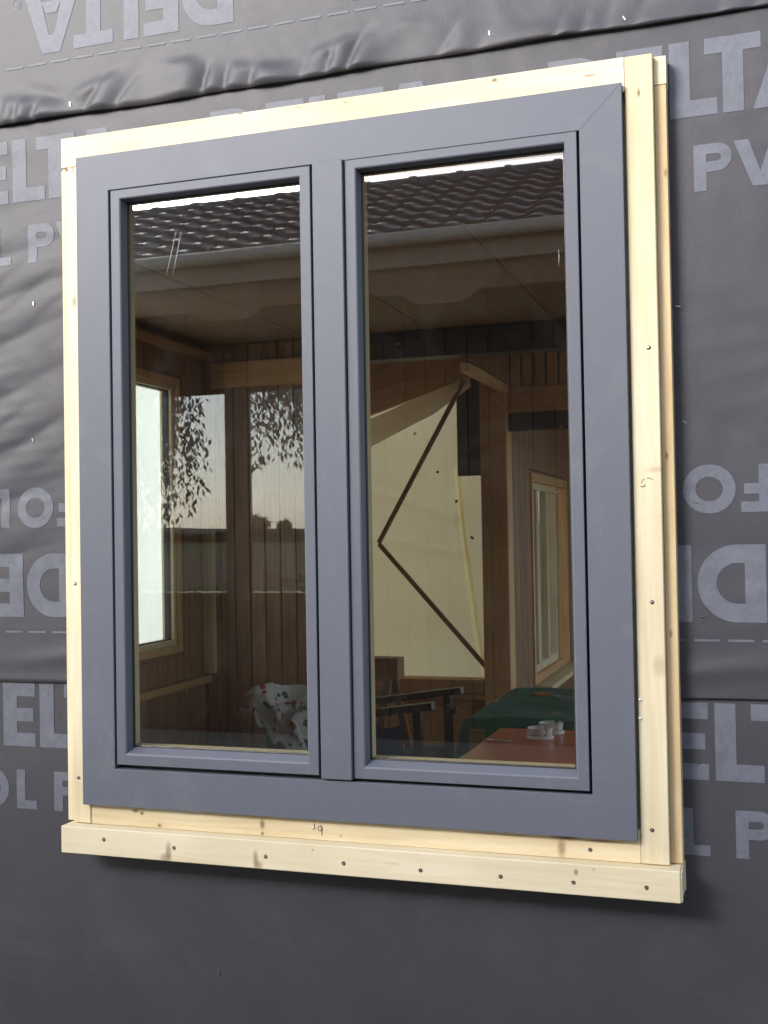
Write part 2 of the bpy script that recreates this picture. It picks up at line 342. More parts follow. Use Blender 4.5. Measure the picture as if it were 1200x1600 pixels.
# ------------------------------------------------------------------ ground, hills
def sheet(name, x0, x1, y0, y1, z, m):
    return link(name, mesh(name, [(x0, y0, z), (x1, y0, z), (x1, y1, z), (x0, y1, z)], [(0, 1, 2, 3)]), m)
tag(sheet('ground', -1500, 1500, -1500, 1500, GZ, M['ground']), kind='structure')
V, F = [], []
nx = 140
for i in range(nx):
    a = 2*math.pi*i/nx
    for (r, h) in ((330, -1.8), (420, 1.5+2*noise.noise((math.cos(a)*3, math.sin(a)*3, 1))), (520, 4+4*noise.noise((math.cos(a)*2.3, math.sin(a)*2.3, 4))+1.5*noise.noise((math.cos(a)*19, math.sin(a)*19, 4))), (700, -2)):
        V.append((r*math.cos(a), r*math.sin(a), h))
for i in range(nx):
    for k in range(3): j = (i+1) % nx; F.append((i*4+k, j*4+k, j*4+k+1, i*4+k+1))
tag(link('hills', mesh('hills', V, F), M['wood_far'], None, True), kind='structure')

# ------------------------------------------------------------------ the house: shell, wrinkled membrane, rooms
house = empty('house', (0, 0, GZ), 'timber house under construction wrapped in dark grey printed membrane around the window', 'house')
HO = Vector((0, 0, GZ))
def H(o):                      # parts are built in world coordinates; keep them there under the house
    o.parent = house; o.matrix_parent_inverse = Matrix.Translation(-HO); return o
SX0, SX1, SZ0, SZ1 = -2.05, 2.70, GZ, 1.95
OX, OZ = .575, .70             # wall opening
H(boxes('front_wall', [(SX0, -OX, .014, .075, SZ0, SZ1), (OX, SX1, .014, .075, SZ0, SZ1), (-OX, OX, .014, .075, OZ, SZ1), (-OX, OX, .014, .075, SZ0, -OZ)], M['board']))

def sm(a, b, x): t_ = np.clip((x-a)/(b-a), 0, 1); return t_*t_*(3-2*t_)
def ridge(u, sharp=2.0): return (0.5+0.5*np.cos(u))**sharp
_R = np.random.RandomState(3)
_NG = [(_R.uniform(-1, 1, 2), _R.uniform(0, 6.28)) for _ in range(24)]
def lump(x, z, wl, k0=0):       # smooth pseudo-noise
    s = 0
    for i in range(6):
        (a, b), ph = _NG[(k0+i) % 24]; n_ = math.hypot(a, b)+.3
        s = s + np.sin(2*math.pi*(a*x+b*z)/(n_*wl)*1.0 + ph + 1.3*i)
    return s/6
def saw(ph, a=.7, b=1.6):       # steep on one side, gentle on the other, rounded top
    t_ = np.mod(ph/(2*np.pi), 1.0); n_ = (a/(a+b))**a*(b/(a+b))**b
    return (t_**a)*((1-t_)**b)/n_
def wr_top(x, z):
    e = np.clip((z-.845), 0, None)                       # height over the lower hem
    left = 1-sm(-.02, .40, x)
    ph = 2*math.pi*(x*10.2 + .55*np.sin(x*9.1+1) + .35*np.sin(x*23)) - e*38*(1+.3*np.sin(x*8)) + 1.6*lump(x, z, .3, 9)
    amp = .7+.25*np.sin(x*13+2)*np.sin(x*5)+.25*np.sin(x*31)
    hgt = .060+.022*np.sin(x*11)
    y = -.0125*saw(ph, .6, 1.3)*amp*sm(0, .012, e+.004)*np.exp(-(e/hgt)**4)*(.35+.65*left)
    y += -.004*np.exp(-(e/.030)**2)
    y += -.0045*np.exp(-((e-hgt*.95)/.014)**2)*left*(.4+.6*np.sin(x*33+2))*sm(-1.2, -.1, x+.35)
    y += .0030*np.sin((x*1.0+z*5.2)*7+2*np.sin(x*3))*np.exp(-(e/.16)**2)*(.4+.6*(1-left))
    y += -.0065*saw((x+.62)*16+(z-.86)*34, .8, 1.2)*np.exp(-((x+.72)/.19)**2-((e-.045)/.04)**2)
    y += .0022*lump(x, z, .33, 2)*(.5+.5*left) + .0012*lump(x*1.3, z, .085, 5)*np.exp(-(e/.13)**2) + .0004*lump(x, z, .03, 1)
    return y
def wr_mid(x, z):
    L = 1-sm(-.95, -.40, x)
    Rr = sm(.60, .9, x)
    w_ = .5*lump(x, z, .35, 3)
    a = z - (.26+.12*np.sin(z*6))*(x+.7)
    env = np.exp(-((z-.25)/.42)**4)*(.7+.5*lump(x, z, .4, 12))
    y = -.0066*L*env*saw(a*2*math.pi/.118 + 1.5*np.sin(z*7+x*4)+2.5*w_, .9, 1.3)
    y += -.0036*L*env*saw((z-.62*(x+.7))*2*math.pi/.083 + 1 + 3*w_, .8, 1.5)*(.5+.5*np.sin(z*19+x*9))
    y += -.0011*L*env*ridge((z-.1*x)*2*math.pi/.031+4*w_, 1.5)*(.5+.5*np.sin(z*9+x*23))
    y += -.0028*Rr*saw((z+.30*x)*2*math.pi/.23 + 2.0*np.sin(x*6+z*3)+3*w_, 1, 1.4)
    y += -.0008*Rr*ridge((z-.2*x)*2*math.pi/.06+5*w_, 2)*(.5+.5*np.sin(z*13+x*7))
    y += -.0036*np.exp(-((z+.405+.008*np.sin(x*13))/.018)**2)*(.5+.5*np.sin(x*9+1))
    y += .0012*lump(x, z, .22, 7) + .0005*lump(x, z, .05, 14) - .001*np.exp(-((z+.455)/.01)**2)
    y += -.0022*saw((x*.5+z)*2*math.pi/.11, 1, 1)*np.exp(-((z-.80)/.05)**2)*(1-sm(-.2, .3, x))
    return y
def wr_low(x, z):
    y = .0011*lump(x, z, .35, 11) + .0005*lump(x, z, .07, 16) - .0018*ridge((z-.2*x)*2*math.pi/.31+x*2, 2)*sm(.55, .8, np.abs(x))*sm(-1.0, -.7, z)
    y += -.0009*saw((z*1.0+x*.35)*2*math.pi/.16+3*lump(x, z, .5, 4), 1, 1.6)*(.4+.6*np.sin(x*5+z*4))
    return y
SHEETS = [('top', .845, SZ1, -.0135, wr_top), ('mid', -.460, .90, -.007, wr_mid), ('low', SZ0, -.40, 0.0, wr_low)]
def grid_sheet(key, z0, z1, y0, fn):
    fx0, fx1, st = -1.15, 1.25, .0075
    xs = np.concatenate([np.linspace(SX0, fx0, 40)[:-1], np.arange(fx0, fx1, st), np.linspace(fx1, SX1, 50)])
    hem = np.array([z0, z0+.0015])
    zs = np.concatenate([hem, np.arange(z0+.007, z1, st if key != 'low' else .012), [z1]])
    X, Z = np.meshgrid(xs, zs); Y = fn(X, Z) + y0
    Y[0, :] = Y[1, :] + .004                                  # the hem's cut edge turns back towards the wall
    if key != 'low': Z[:2] += .0035*np.sin(X[:2]*3.1)+.0015*np.sin(X[:2]*17)
    nX, nZ = len(xs), len(zs); idx = np.arange(nX*nZ).reshape(nZ, nX)
    a, b, c_, d = idx[:-1, :-1], idx[:-1, 1:], idx[1:, 1:], idx[1:, :-1]
    xc = (X[:-1, :-1]+X[1:, 1:])/2; zc = (Z[:-1, :-1]+Z[1:, 1:])/2
    keep = ~((np.abs(xc) < .60) & (np.abs(zc) < .72))
    fs = np.stack([a[keep], b[keep], c_[keep], d[keep]], 1)
    me = bpy.data.meshes.new('membrane_sheet'); co_ = np.stack([X.ravel(), Y.ravel(), Z.ravel()], 1).astype(np.float32)
    me.vertices.add(len(co_)); me.vertices.foreach_set('co', co_.ravel()); me.loops.add(len(fs)*4); me.loops.foreach_set('vertex_index', fs.ravel().astype(np.int32))
    me.polygons.add(len(fs)); me.polygons.foreach_set('loop_start', np.arange(0, len(fs)*4, 4, dtype=np.int32)); me.update(calc_edges=True); me.validate()
    o = link('membrane_sheet', me, M['membrane'], None, True); H(o); return o
sheet_o = {}
for key, z0, z1, y0, fn in SHEETS: sheet_o[key] = (grid_sheet(key, z0, z1, y0, fn), z0, z1, y0, fn)
sheet_o['top'][0]['label'] = 'rumpled upper membrane sheet with a buckled lower hem'
sheet_o['mid'][0]['label'] = 'creased middle membrane sheet beside the window'
sheet_o['low'][0]['label'] = 'smooth lower membrane sheet below the seam'

# printed lettering: bold glyphs as polygons, cut fine so that they follow the folds
def ring(cx, cz, rx, rz, w_, a0, a1, n=20):
    q = []
    for k in range(n):
        t0, t1 = math.radians(a0+(a1-a0)*k/n), math.radians(a0+(a1-a0)*(k+1)/n)
        q.append([(cx+rx*math.cos(t0), cz+rz*math.sin(t0)), (cx+rx*math.cos(t1), cz+rz*math.sin(t1)), (cx+(rx-w_)*math.cos(t1), cz+(rz-w_)*math.sin(t1)), (cx+(rx-w_)*math.cos(t0), cz+(rz-w_)*math.sin(t0))])
    return q
def rc(x0, x1, z0, z1): return [[(x0, z0), (x1, z0), (x1, z1), (x0, z1)]]
def glyph(ch, h):
    w_ = .26*h
    if ch == 'D':
        W = .125; r = h/2
        return rc(0, w_, 0, h) + rc(w_, W-r, 0, w_*.92) + rc(w_, W-r, h-w_*.92, h) + ring(W-r, r, r, r, w_*.92, -90, 90)
    if ch == 'E': return rc(0, w_, 0, h)+rc(w_, .088, 0, .21*h)+rc(w_, .088, h*.79, h)+rc(w_, .082, h*.395, h*.605)
    if ch == 'L': W = .60*h; return rc(0, w_, 0, h)+rc(w_, W, 0, .22*h)
    if ch == 'T': W = .70*h; return rc(0, W, h*.79, h)+rc(W/2-w_/2, W/2+w_/2, 0, h*.79)
    if ch == 'A':
        W = 1.03*h; c = W/2; k = w_*.62; t_ = w_*1.12
        def edge(z): return c*z/h*.86   # outer edge offset
        q = []
        for s in (0, 1):
            a = [(0, 0), (t_, 0), (c-k+t_*.38, h*.70), (c, h*.72), (c, h), (c-k, h)]
            if s: a = [(W-x, z) for x, z in reversed(a)]
            q.append(a[:3]+[a[-1]] if not s else [a[0]]+a[3:]); q.append([a[2], a[3], a[4], a[5]] if not s else [a[0], a[1], a[2], a[3]])
        q.append([(t_*1.12, h*.17), (W-t_*1.12, h*.17), (W-t_*1.45, h*.36), (t_*1.45, h*.36)])
        return q
    if ch == 'F': return rc(0, w_, 0, h)+rc(w_, .62*h, h*.78, h)+rc(w_, .56*h, h*.40, h*.62)
    if ch == 'O': return ring(.54*h, h/2, .54*h, .52*h, w_, 0, 360, 40)
    if ch == 'P':
        r = .30*h; W = .78*h
        return rc(0, w_, 0, h)+rc(w_, W-r, h-w_*.85, h)+rc(w_, W-r, h-2*r, h-2*r+w_*.85)+ring(W-r, h-r, r, r, w_*.85, -90, 90)
    if ch == 'V':
        W = 1.05*h; c = W/2; t_ = w_*1.15; k = w_*.6
        return [[(0, h), (c-k, 0), (c, 0), (c, h*.30), (t_, h)], [(W, h), (W-t_, h), (c, h*.30), (c, 0), (c+k, 0)]]
    if ch == 'G': return ring(.54*h, h/2, .54*h, .52*h, w_, 45, 345, 36)+rc(.58*h, 1.06*h, .34*h, .54*h)
    if ch == 'R': return glyph('P', h)+[[(.30*h, .42*h), (.52*h, .42*h), (.78*h, 0), (.50*h, 0)]]
    if ch == 'reg':
        q = ring(.5*h, .5*h, .5*h, .5*h, .085*h, 0, 360, 24); s = .52
        return q + [[(.30*h+x*s, .24*h+z*s) for x, z in g] for g in glyph('R', h)]
def cut_polys(polys, step=.008):
    bm = bmesh.new()
    for q in polys:
        vs = [bm.verts.new((x, 0, z)) for x, z in q]
        try: bm.faces.new(vs)
        except ValueError: pass
    xs = [q.co.x for q in bm.verts]; zs = [q.co.z for q in bm.verts]
    x = min(xs)+step
    while x < max(xs): bmesh.ops.bisect_plane(bm, geom=bm.verts[:]+bm.edges[:]+bm.faces[:], plane_co=(x, 0, 0), plane_no=(1, 0, 0)); x += step
    z = min(zs)+step
    while z < max(zs): bmesh.ops.bisect_plane(bm, geom=bm.verts[:]+bm.edges[:]+bm.faces[:], plane_co=(0, 0, z), plane_no=(0, 0, 1)); z += step
    bm.verts.index_update(); v = np.array([(q.co.x, q.co.z) for q in bm.verts]); f = [tuple(q.index for q in g.verts) for g in bm.faces]; bm.free()
    return v, f
_gc = {}
DELTA = [('D', -.235, .147, 0), ('E', -.100, .147, 0), ('L', 0, .147, 0), ('T', .066, .147, 0), ('A', .153, .147, 0), ('reg', .310, .026, .004)]
FOL = [('F', -.284, .090, 0), ('O', -.219, .090, 0), ('L', -.101, .090, 0), ('P', 0, .090, 0), ('V', .074, .090, 0), ('G', .170, .090, 0)]
def print_on(key, W, ox, oz, flip):
    o_, z0, z1, y0, fn = sheet_o[key]
    for ch, x, h, dz in W:
        if (ch, h) not in _gc: _gc[(ch, h)] = cut_polys(glyph(ch, h), .008 if h > .05 else .02)
        v, f = _gc[(ch, h)]; v = v + np.array([x, dz])
        v = np.array([ox, oz]) - v if flip else v + np.array([ox, oz])
        lo, hi = v.min(0), v.max(0)
        if (lo[0] > -.63 and hi[0] < .66 and lo[1] > -.78 and hi[1] < .74) or hi[0] < SX0+.01 or lo[0] > SX1-.01: continue   # behind the window
        c = (np.abs(v[:, 0]) < .60) & (np.abs(v[:, 1]) < .72); ff = [g for g in f if not any(c[i] for i in g)]
        if not ff: continue
        us = sorted({i for g in ff for i in g}); mp = {i: k for k, i in enumerate(us)}; vv = v[us]
        y = fn(vv[:, 0], vv[:, 1]) + y0 - .0009
        ob = link('letter', mesh('letter', np.stack([vv[:, 0], y, vv[:, 1]], 1), [tuple(mp[i] for i in g) for g in ff]), M['print'], None, True); ob.parent = o_
WD, WF = DELTA, FOL
dv, df = [], []
def dashes(key, z, x0):
    o_, z0, z1, y0, fn = sheet_o[key]; V, F = [], []
    x = x0
    while x < 1.6:
        if key == 'mid' and abs(x+.02) < .62: x += .0622; continue
        n = 6; xs = np.linspace(x, x+.047, n); k = len(V)
        for zz in (z-.0022, z+.0022):
            for q in xs: V.append((q, float(fn(np.array(q), np.array(zz)))+y0-.0011, zz))
        F += [(k+i, k+i+1, k+n+i+1, k+n+i) for i in range(n-1)]; x += .0622
    ob = link('dashed_line', mesh('dashed_line', V, F), M['print']); ob.parent = o_; ob['kind'] = 'stuff'
for k in (-2, -1, 0, 1):
    print_on('mid', WD, .6846+.75*k, .658, False); print_on('mid', WF, .7265+.75*k, .512, False)
    print_on('mid', WD, .606+.7515*k, -.164, True); print_on('mid', WF, .571+.7515*k, -.013, True)
    print_on('low', WD, .7416+.7515*k, -.612, False); print_on('low', WF, .7756+.75*k, -.756, False)
    print_on('top', WD, .288+.76*k, 1.141, True)
    print_on('top', WF, .33+.76*k, 1.285, True)
dashes('mid', -.3455, .7076-.0622*34); dashes('top', .972, -.8253)

# staples on the membrane
st_bm = box_vf(-.0045, .0045, -.0012, .001, -.0009, .0009)
st_me = mesh('staple', *st_bm); st_me.materials.append(M['steel'])
for (x, z, a) in [(.3342, .8767, 80), (.6026, .8643, 60), (.6917, .2952, 10), (.6989, .072, 30), (.7169, -.0825, 20), (.7097, -.5801, 120), (.7264, -.3005, 0), (-.6482, .8647, 85), (-.7594, .4162, 80), (-.7668, .0994, 60), (.6964, -1.0301, 85), (-.3098, -1.0837, 90)]:
    key = 'top' if z > .845 else ('mid' if z > -.46 else 'low'); o_, z0, z1, y0, fn = sheet_o[key]
    s = bpy.data.objects.new('staple', st_me); COL.objects.link(s); s.parent = o_
    s.location = (x, float(fn(np.array(x), np.array(z)))+y0-.0015, z); s.rotation_euler = (0, math.radians(a), 0)

# rooms behind the wall
XL, YF, CZ = -1.93, 3.10, .87
Y2, XR = 4.20, 2.60
def boards(axis, a0, a1, wd, fixed, th, z0, z1, m=None, skip=None, gap=.006):
    """vertical boards side by side along x ('x') or y ('y'), shared mesh"""
    n = max(1, round((a1-a0)/wd)); w_ = (a1-a0)/n
    hw = w_/2-gap/2
    if axis == 'x': v, f = box_vf(-hw, hw, -th/2, th/2, z0, z1, .003)
    else: v, f = box_vf(-th/2, th/2, -hw, hw, z0, z1, .003)
    me = mesh('board', v, f); me.materials.append(m or M['board'])
    for i in range(n):
        c = a0+(i+.5)*w_; o = bpy.data.objects.new('board', me); COL.objects.link(o)
        o.location = (c, fixed, 0) if axis == 'x' else (fixed, c, 0); H(o)
# left wall with a window like the big one
WY0, WY1, WZ0, WZ1 = 1.62, 2.86, -.70, .67
H(boxes('side_wall', [(XL-.12, XL-.02, .075, WY0, GZ, 1.9), (XL-.12, XL-.02, WY1, 5.0, GZ, 1.9), (XL-.12, XL-.02, WY0, WY1, GZ, WZ0), (XL-.12, XL-.02, WY0, WY1, WZ1, 1.9)], M['board']))
boards('y', WY1+.02, YF, .09, XL-.012, .016, GZ, CZ)
boards('y', .1, WY0-.02, .095, XL-.012, .016, GZ, CZ)
boards('y', WY0-.02, WY1+.02, .09, XL-.012, .016, GZ, WZ0-.02)
boards('y', WY0-.02, WY1+.02, .09, XL-.012, .016, WZ1+.02, CZ)
H(box('rail', XL, XL+.035, .1, YF-.002, -.88, -.845, M['beam']))['label'] = 'dusty cap rail under the left window'
H(box('wall_plate', XL, XL+.06, .1, YF-.002, .79, .83, M['beam']))
# window in the left wall
sw = H(link('window', mesh('window', *box_vf(0, .001, 0, .001, 0, .001)), M['inner_pine'])); sw['label'] = 'bright window in the left wall with film outside'
sw.location = (XL-.05, WY0+.3, WZ0+.001)
def sub(o, par):
    o.parent = par; o.matrix_parent_inverse = (house.matrix_world.inverted() if False else Matrix.Translation(-Vector(par.location))); return o
def yframe(name, x0, x1, y0, y1, z0, z1, w_, m):
    return boxes(name, [(x0, x1, y0, y1, z0, z0+w_), (x0, x1, y0, y1, z1-w_, z1), (x0, x1, y0, y0+w_, z0+w_, z1-w_), (x0, x1, y1-w_, y1, z0+w_, z1-w_)], m)
sub(yframe('frame', XL-.075, XL-.004, WY0, WY1, WZ0, WZ1, .035, M['beam_z']), sw)
sub(yframe('sash', XL-.085, XL-.022, WY0+.035, WY1-.035, WZ0+.035, WZ1-.035, .026, M['inner_pine']), sw)
sub(yframe('gasket', XL-.070, XL-.040, WY0+.061, WY1-.061, WZ0+.061, WZ1-.061, .006, M['rubber']), sw)
sub(box('pane', XL-.062, XL-.056, WY0+.061, WY1-.061, WZ0+.061, WZ1-.061, M['glass_plain']), sw)
# far left wall of the room
H(box('back_wall', XL-.12, -1.075, YF+.02, YF+.12, GZ, 1.9, M['board']))
boards('x', XL, -1.075, .085, YF+.011, .016, GZ, CZ)
H(box('rail', XL+.06, -1.08, YF-.03, YF+.002, .642, .773, M['beam']))['label'] = 'lighter horizontal rail across the boarded back wall'
H(box('corner_post', XL+.002, XL+.060, YF-.035, YF+.002, -.835, .57, M['inner_pine']))['label'] = 'pale upright trim in the room corner'
# header wrapped in black film, ceiling in panels
H(box('header', -1.07, XR, YF-.02, YF+.10, .735, CZ-.002, M['black'], ch=.004))['label'] = 'header wrapped in black film'
H(box('header', -1.07, XR, YF+.0, YF+.10, CZ+.002, 1.9, M['board']))
pw = .62; k = 0; x = XL
while x < XR:
    o = H(box('ceiling_panel', x+.003, min(x+pw-.003, XR), .08, YF-.03, CZ, CZ+.02, M['ceiling'])); x += pw
H(box('ceiling', XL-.12, XR+.12, .02, YF+.12, CZ+.024, CZ+.10, M['black']))
H(box('floor', XL-.12, XR+.12, .076, 7.1, GZ-.1, GZ+.02, M['floor']))
# second bay
H(boxes('partition', [(-.56, -.535, YF+.10, Y2-.08, .712, 1.01)], M['board']))
boards('y', YF+.1, Y2-.08, .055, -.527, .014, .72, 1.0)
H(box('rail', -.565, -.518, YF+.102, Y2-.08, .668, .710, M['plank']))['label'] = 'beam running back to the corner post'
H(box('corner_post', -.69, -.535, Y2-.08, Y2+.06, GZ, .86, M['beam_z'], ch=.004))['label'] = 'broad upright post between the tarpaulin and the doorway'
H(box('header', -.533, XR, Y2-.06, Y2+.05, .556, .70, M['beam'], ch=.004))['label'] = 'door header beam'
H(box('head_strip', -.533, XR, Y2-.03, Y2+.03, .452, .554, M['black']))  # plain black strip along the bottom of the header
boards('x', -.53, .9, .072, Y2, .018, .702, 1.0, M['beam_z'], gap=.016)
H(box('upper_wall', -.533, XR, Y2+.02, Y2+.06, .70, 1.0, M['black']))
H(box('sill_beam', -1.93, -.692, Y2-.07, Y2+.06, -1.055, -.975, M['beam'], ch=.004))
H(box('rail', -1.93, -.692, Y2-.085, Y2-.0, -1.085, -1.06, M['beam']))
H(box('wall_panel', -1.93, -.692, Y2, Y2+.05, GZ, -1.088, M['beam']))
for i in range(6):                                   # sloping planks over the tarpaulin, cut off under the ceiling
    xa, xb, top = -1.93, -.612, 1.014; za = .395+i*.126; d = .004*(i % 2); sl = .31
    hi = lambda zz: min(xb, xa+(top-zz)/sl)          # where an edge starting at zz meets the ceiling
    x1, x2 = hi(za), hi(za+.121)
    P2 = [(xa, za), (x1, za+sl*(x1-xa))] + ([(xb, top)] if x1 == xb and x2 < xb else []) + [(x2, za+.121+sl*(x2-xa)), (xa, za+.121)]
    n_ = len(P2); v = [(x, 4.10+d, z) for x, z in P2] + [(x, 4.13+d, z) for x, z in P2]
    H(link('roof_plank', mesh('roof_plank', v, [tuple(range(n_)), tuple(range(2*n_-1, n_-1, -1))]+[(k, n_+k, n_+(k+1) % n_, (k+1) % n_) for k in range(n_)]), M['plank']))
H(box('upper_wall', -1.93, -.60, Y2+.10, Y2+.16, .80, 1.1, M['black']))
H(box('side_wall', XL-.12, XL, YF+.12, Y2+.15, GZ, 1.015, M['plank']))
H(box('ceiling', XL-.12, XR+.12, YF+.102, Y2+.2, 1.02, 1.12, M['plank']))
# room beyond the doorway
YB = 7.0
H(boxes('side_wall', [(-.66, -.572, Y2+.06, 4.90, GZ, 1.1), (-.66, -.572, 6.28, YB, GZ, 1.1), (-.66, -.572, 4.90, 6.28, GZ, -1.10), (-.66, -.572, 4.90, 6.28, .25, 1.1)], M['board']))
boards('y', Y2+.07, 4.88, .05, -.562, .016, GZ, 1.0)
boards('y', 6.30, YB, .07, -.562, .016, GZ, 1.0)
boards('y', 4.88, 6.30, .06, -.562, .016, GZ, -1.12)
boards('y', 4.88, 6.30, .06, -.562, .016, .27, 1.0)
cw = H(link('window', mesh('window', *box_vf(0, .001, 0, .001, 0, .001)), M['inner_pine'])); cw.location = (-.6, 5.5, -1.099)
cw['label'] = 'narrow divided window seen edge on through the doorway'
sub(yframe('frame', -.64, -.545, 4.90, 6.28, -1.10, .25, .055, M['beam_z']), cw)
sub(yframe('sash', -.625, -.575, 4.955, 5.95, -1.045, .195, .045, M['pine']), cw)
for yy in (5.24, 5.60): sub(box('glazing_bar', -.625, -.575, yy-.035, yy+.035, -1.0, .15, M['pine'], ch=.004), cw)
sub(box('sash', -.64, -.57, 5.96, 6.06, -1.045, .195, M['beam_z']), cw)
sub(box('pane', -.618, -.612, 5.0, 6.225, -1.0, .15, M['glass_plain']), cw)
sub(box('sill', -.57, -.44, 4.92, 6.4, -1.14, -1.105, M['inner_pine'], ch=.004), cw)
H(boxes('back_wall', [(-.66, .6, YB, YB+.1, GZ, 1.1), (2.4, XR, YB, YB+.1, GZ, 1.1), (.6, 2.4, YB, YB+.1, .6, 1.1), (.6, 2.4, YB, YB+.1, GZ, GZ+.2)], M['board']))  # gap in this unseen wall added to let light in
H(boxes('side_wall', [(XR, XR+.12, .076, .35, GZ, 1.9), (XR, XR+.12, 3.0, 3.3, GZ, 1.9), (XR, XR+.12, 6.6, YB+.1, GZ, 1.9), (XR, XR+.12, .35, 6.6, GZ, GZ+.15), (XR, XR+.12, .35, 6.6, .85, 1.9)], M['board']))  # side out of view, left open to brighten the rooms
H(box('ceiling', -.66, XR+.12, Y2+.202, YB+.1, 1.02, 1.12, M['plank']))

# ------------------------------------------------------------------ timber surround
sur = empty('timber_surround', (0, -.03, -.77), 'pale pine timber box of boards and battens framing the grey window', 'wooden frame')
def SU(o): o.parent = sur; o.matrix_parent_inverse = Matrix.Translation(-Vector(sur.location)); return o
SU(frame('backing_frame', -.658, .658, -.762, .768, [(0, -.038), (.10, -.038), (.083, -.036), (.075, .0115), (0, .0115)], M['pine'], None))
SU(box('top_board', -.6485, .6045, -.060, -.0385, .705, .772, M['pine_top'], ch=.0012))
SU(box('side_batten', .6052, .6575, -.0605, -.0385, -.7625, .7715, M['pine_batten'], ch=.0014))['label'] = 'right side batten with screws and a pencil squiggle'
SU(box('side_batten', -.632, -.5905, -.0600, -.0385, -.7625, .7045, M['pine_batten'], ch=.0014))['label'] = 'left side batten'
SU(box('edge_strip', .6582, .6805, -.042, -.0, -.7625, .715, M['pine_outer'], ch=.001))['label'] = 'darker outer strip along the right edge'
SU(box('edge_strip', .6582, .6815, -.043, -.0, .716, .7705, M['pine_top'], ch=.001))['label'] = 'end block at the top right corner'
SU(box('edge_strip', -.6585, -.6325, -.0445, -.0, -.7625, .7045, M['pine'], ch=.001))['label'] = 'outer strip along the left edge'
SU(box('lower_board', -.590, .6045, -.0575, -.0385, -.7635, -.700, M['pine_low'], ch=.001))
# sill board with a rough sawn right end
v, f = box_vf(-.6475, .6785, -.0895, .006, -.8228, -.764, .0016)
me = mesh('sill_board', v, f); sb = SU(link('sill_board', me, M['pine_sill']))
SU(boxes('sawn_end', [(.6786, .6786+.0016+.002*random.random(), -.086+i*.008, -.079+i*.008, -.8215+.002*random.random(), -.766) for i in range(11)], M['pine_sill']))
def disc(name, x, y, z, r, m, par, irr=.15, seg=14):
    V = [(x, y-.0004, z)]+[(x+r*(1+irr*random.uniform(-1, 1))*math.cos(2*math.pi*k/seg), y, z+r*(1+irr*random.uniform(-1, 1))*math.sin(2*math.pi*k/seg)) for k in range(seg)]
    return link(name, mesh(name, V, [(0, 1+(k+1) % seg, 1+k) for k in range(seg)]), m, par)
for (x, z) in [(-.5392, -.7872), (-.3674, -.7932), (-.1549, -.7965), (.0174, -.7975), (.1792, -.799), (.3405, -.799), (.4813, -.799), (.6166, -.798)]:
    SU(disc('screw_hole', x, -.0899, z, .0042, M['hole'], None)); SU(disc('screw', x+.0003, -.0904, z-.0003, .0018, M['steel'], None, 0))
for (x, y, z) in [(.6395, -.0609, .2114), (.6356, -.0609, -.2702), (.6265, -.0609, -.6982), (-.6235, -.0604, -.2319), (-.620, -.0604, -.6632), (.5092, -.0579, -.7441)]:
    SU(disc('screw_hole', x, y, z, .0040, M['hole'], None)); SU(disc('screw', x-.0004, y-.0005, z+.0002, .0024, M['steel'], None, 0))
for (x, z) in [(.6092, -.4539), (.6085, -.4889)]:
    SU(tube('caulk_blob', [(x-.003, -.0615, z+.001), (x, -.063, z), (x+.003, -.0615, z-.001)], [.0014, .0028, .0016], M['white']))
def scribble(pts, y, r=.00055): SU(tube('pencil_mark', [(a, y, b) for a, b in pts], r, M['pencil'], None, 5))
cx_, cz_ = -.0458, -.7385
scribble([(cx_-.012, cz_+.008), (cx_-.013, cz_+.003), (cx_-.010, cz_-.001)], -.0581, .0008)
scribble([(cx_-.0135, cz_-.002), (cx_-.0145, cz_-.004)], -.0581, .0012)
scribble([(cx_+.003, cz_+.004), (cx_-.003, cz_+.004), (cx_-.005, cz_-.001), (cx_-.003, cz_-.005), (cx_+.001, cz_-.006), (cx_+.004, cz_-.001), (cx_+.002, cz_+.005)], -.0581, .0007)
scribble([(cx_+.002, cz_+.006), (cx_+.005, cz_-.001), (cx_+.004, cz_-.008), (cx_+.0035, cz_-.014)], -.0581, .0008)
bx_, bz_ = .6275, -.040
scribble([(bx_+.014, bz_+.001), (bx_+.010, bz_+.004), (bx_+.003, bz_+.0045)], -.0611, .0005)
scribble([(bx_-.0, bz_+.001), (bx_-.004, bz_+.002), (bx_-.007, bz_-.002), (bx_-.006, bz_-.006)], -.0611, .0004)
scribble([(bx_-.009, bz_-.010), (bx_-.006, bz_-.012), (bx_-.002, bz_-.011), (bx_+.0, bz_-.008)], -.0611, .0008)

# ------------------------------------------------------------------ the window
win = empty('casement_window', (0, -.06, -.72), 'large two-leaf window with slate grey metal frame mounted in pine boards', 'window')
def WI(o): o.parent = win; o.matrix_parent_inverse = Matrix.Translation(-Vector(win.location)); return o
AP = [(0, -.060), (0, -.0742), (.0008, -.075), (.0808, -.075), (.0818, -.0742), (.0818, -.050), (.076, -.050), (.070, -.0605)]
AX0, AX1, AZ0, AZ1 = -.6003, .6003, -.7178, .7180
for side, nm in ((0, 'bottom rail'), (1, 'right stile'), (2, 'top rail'), (3, 'left stile')):
    gx = .0009 if side == 1 else 0; gz = .0
    WI(rail('frame_member', AX0, AX1, AZ0, AZ1, AP, side, M['alu'], None))['label'] = 'slate grey '+nm
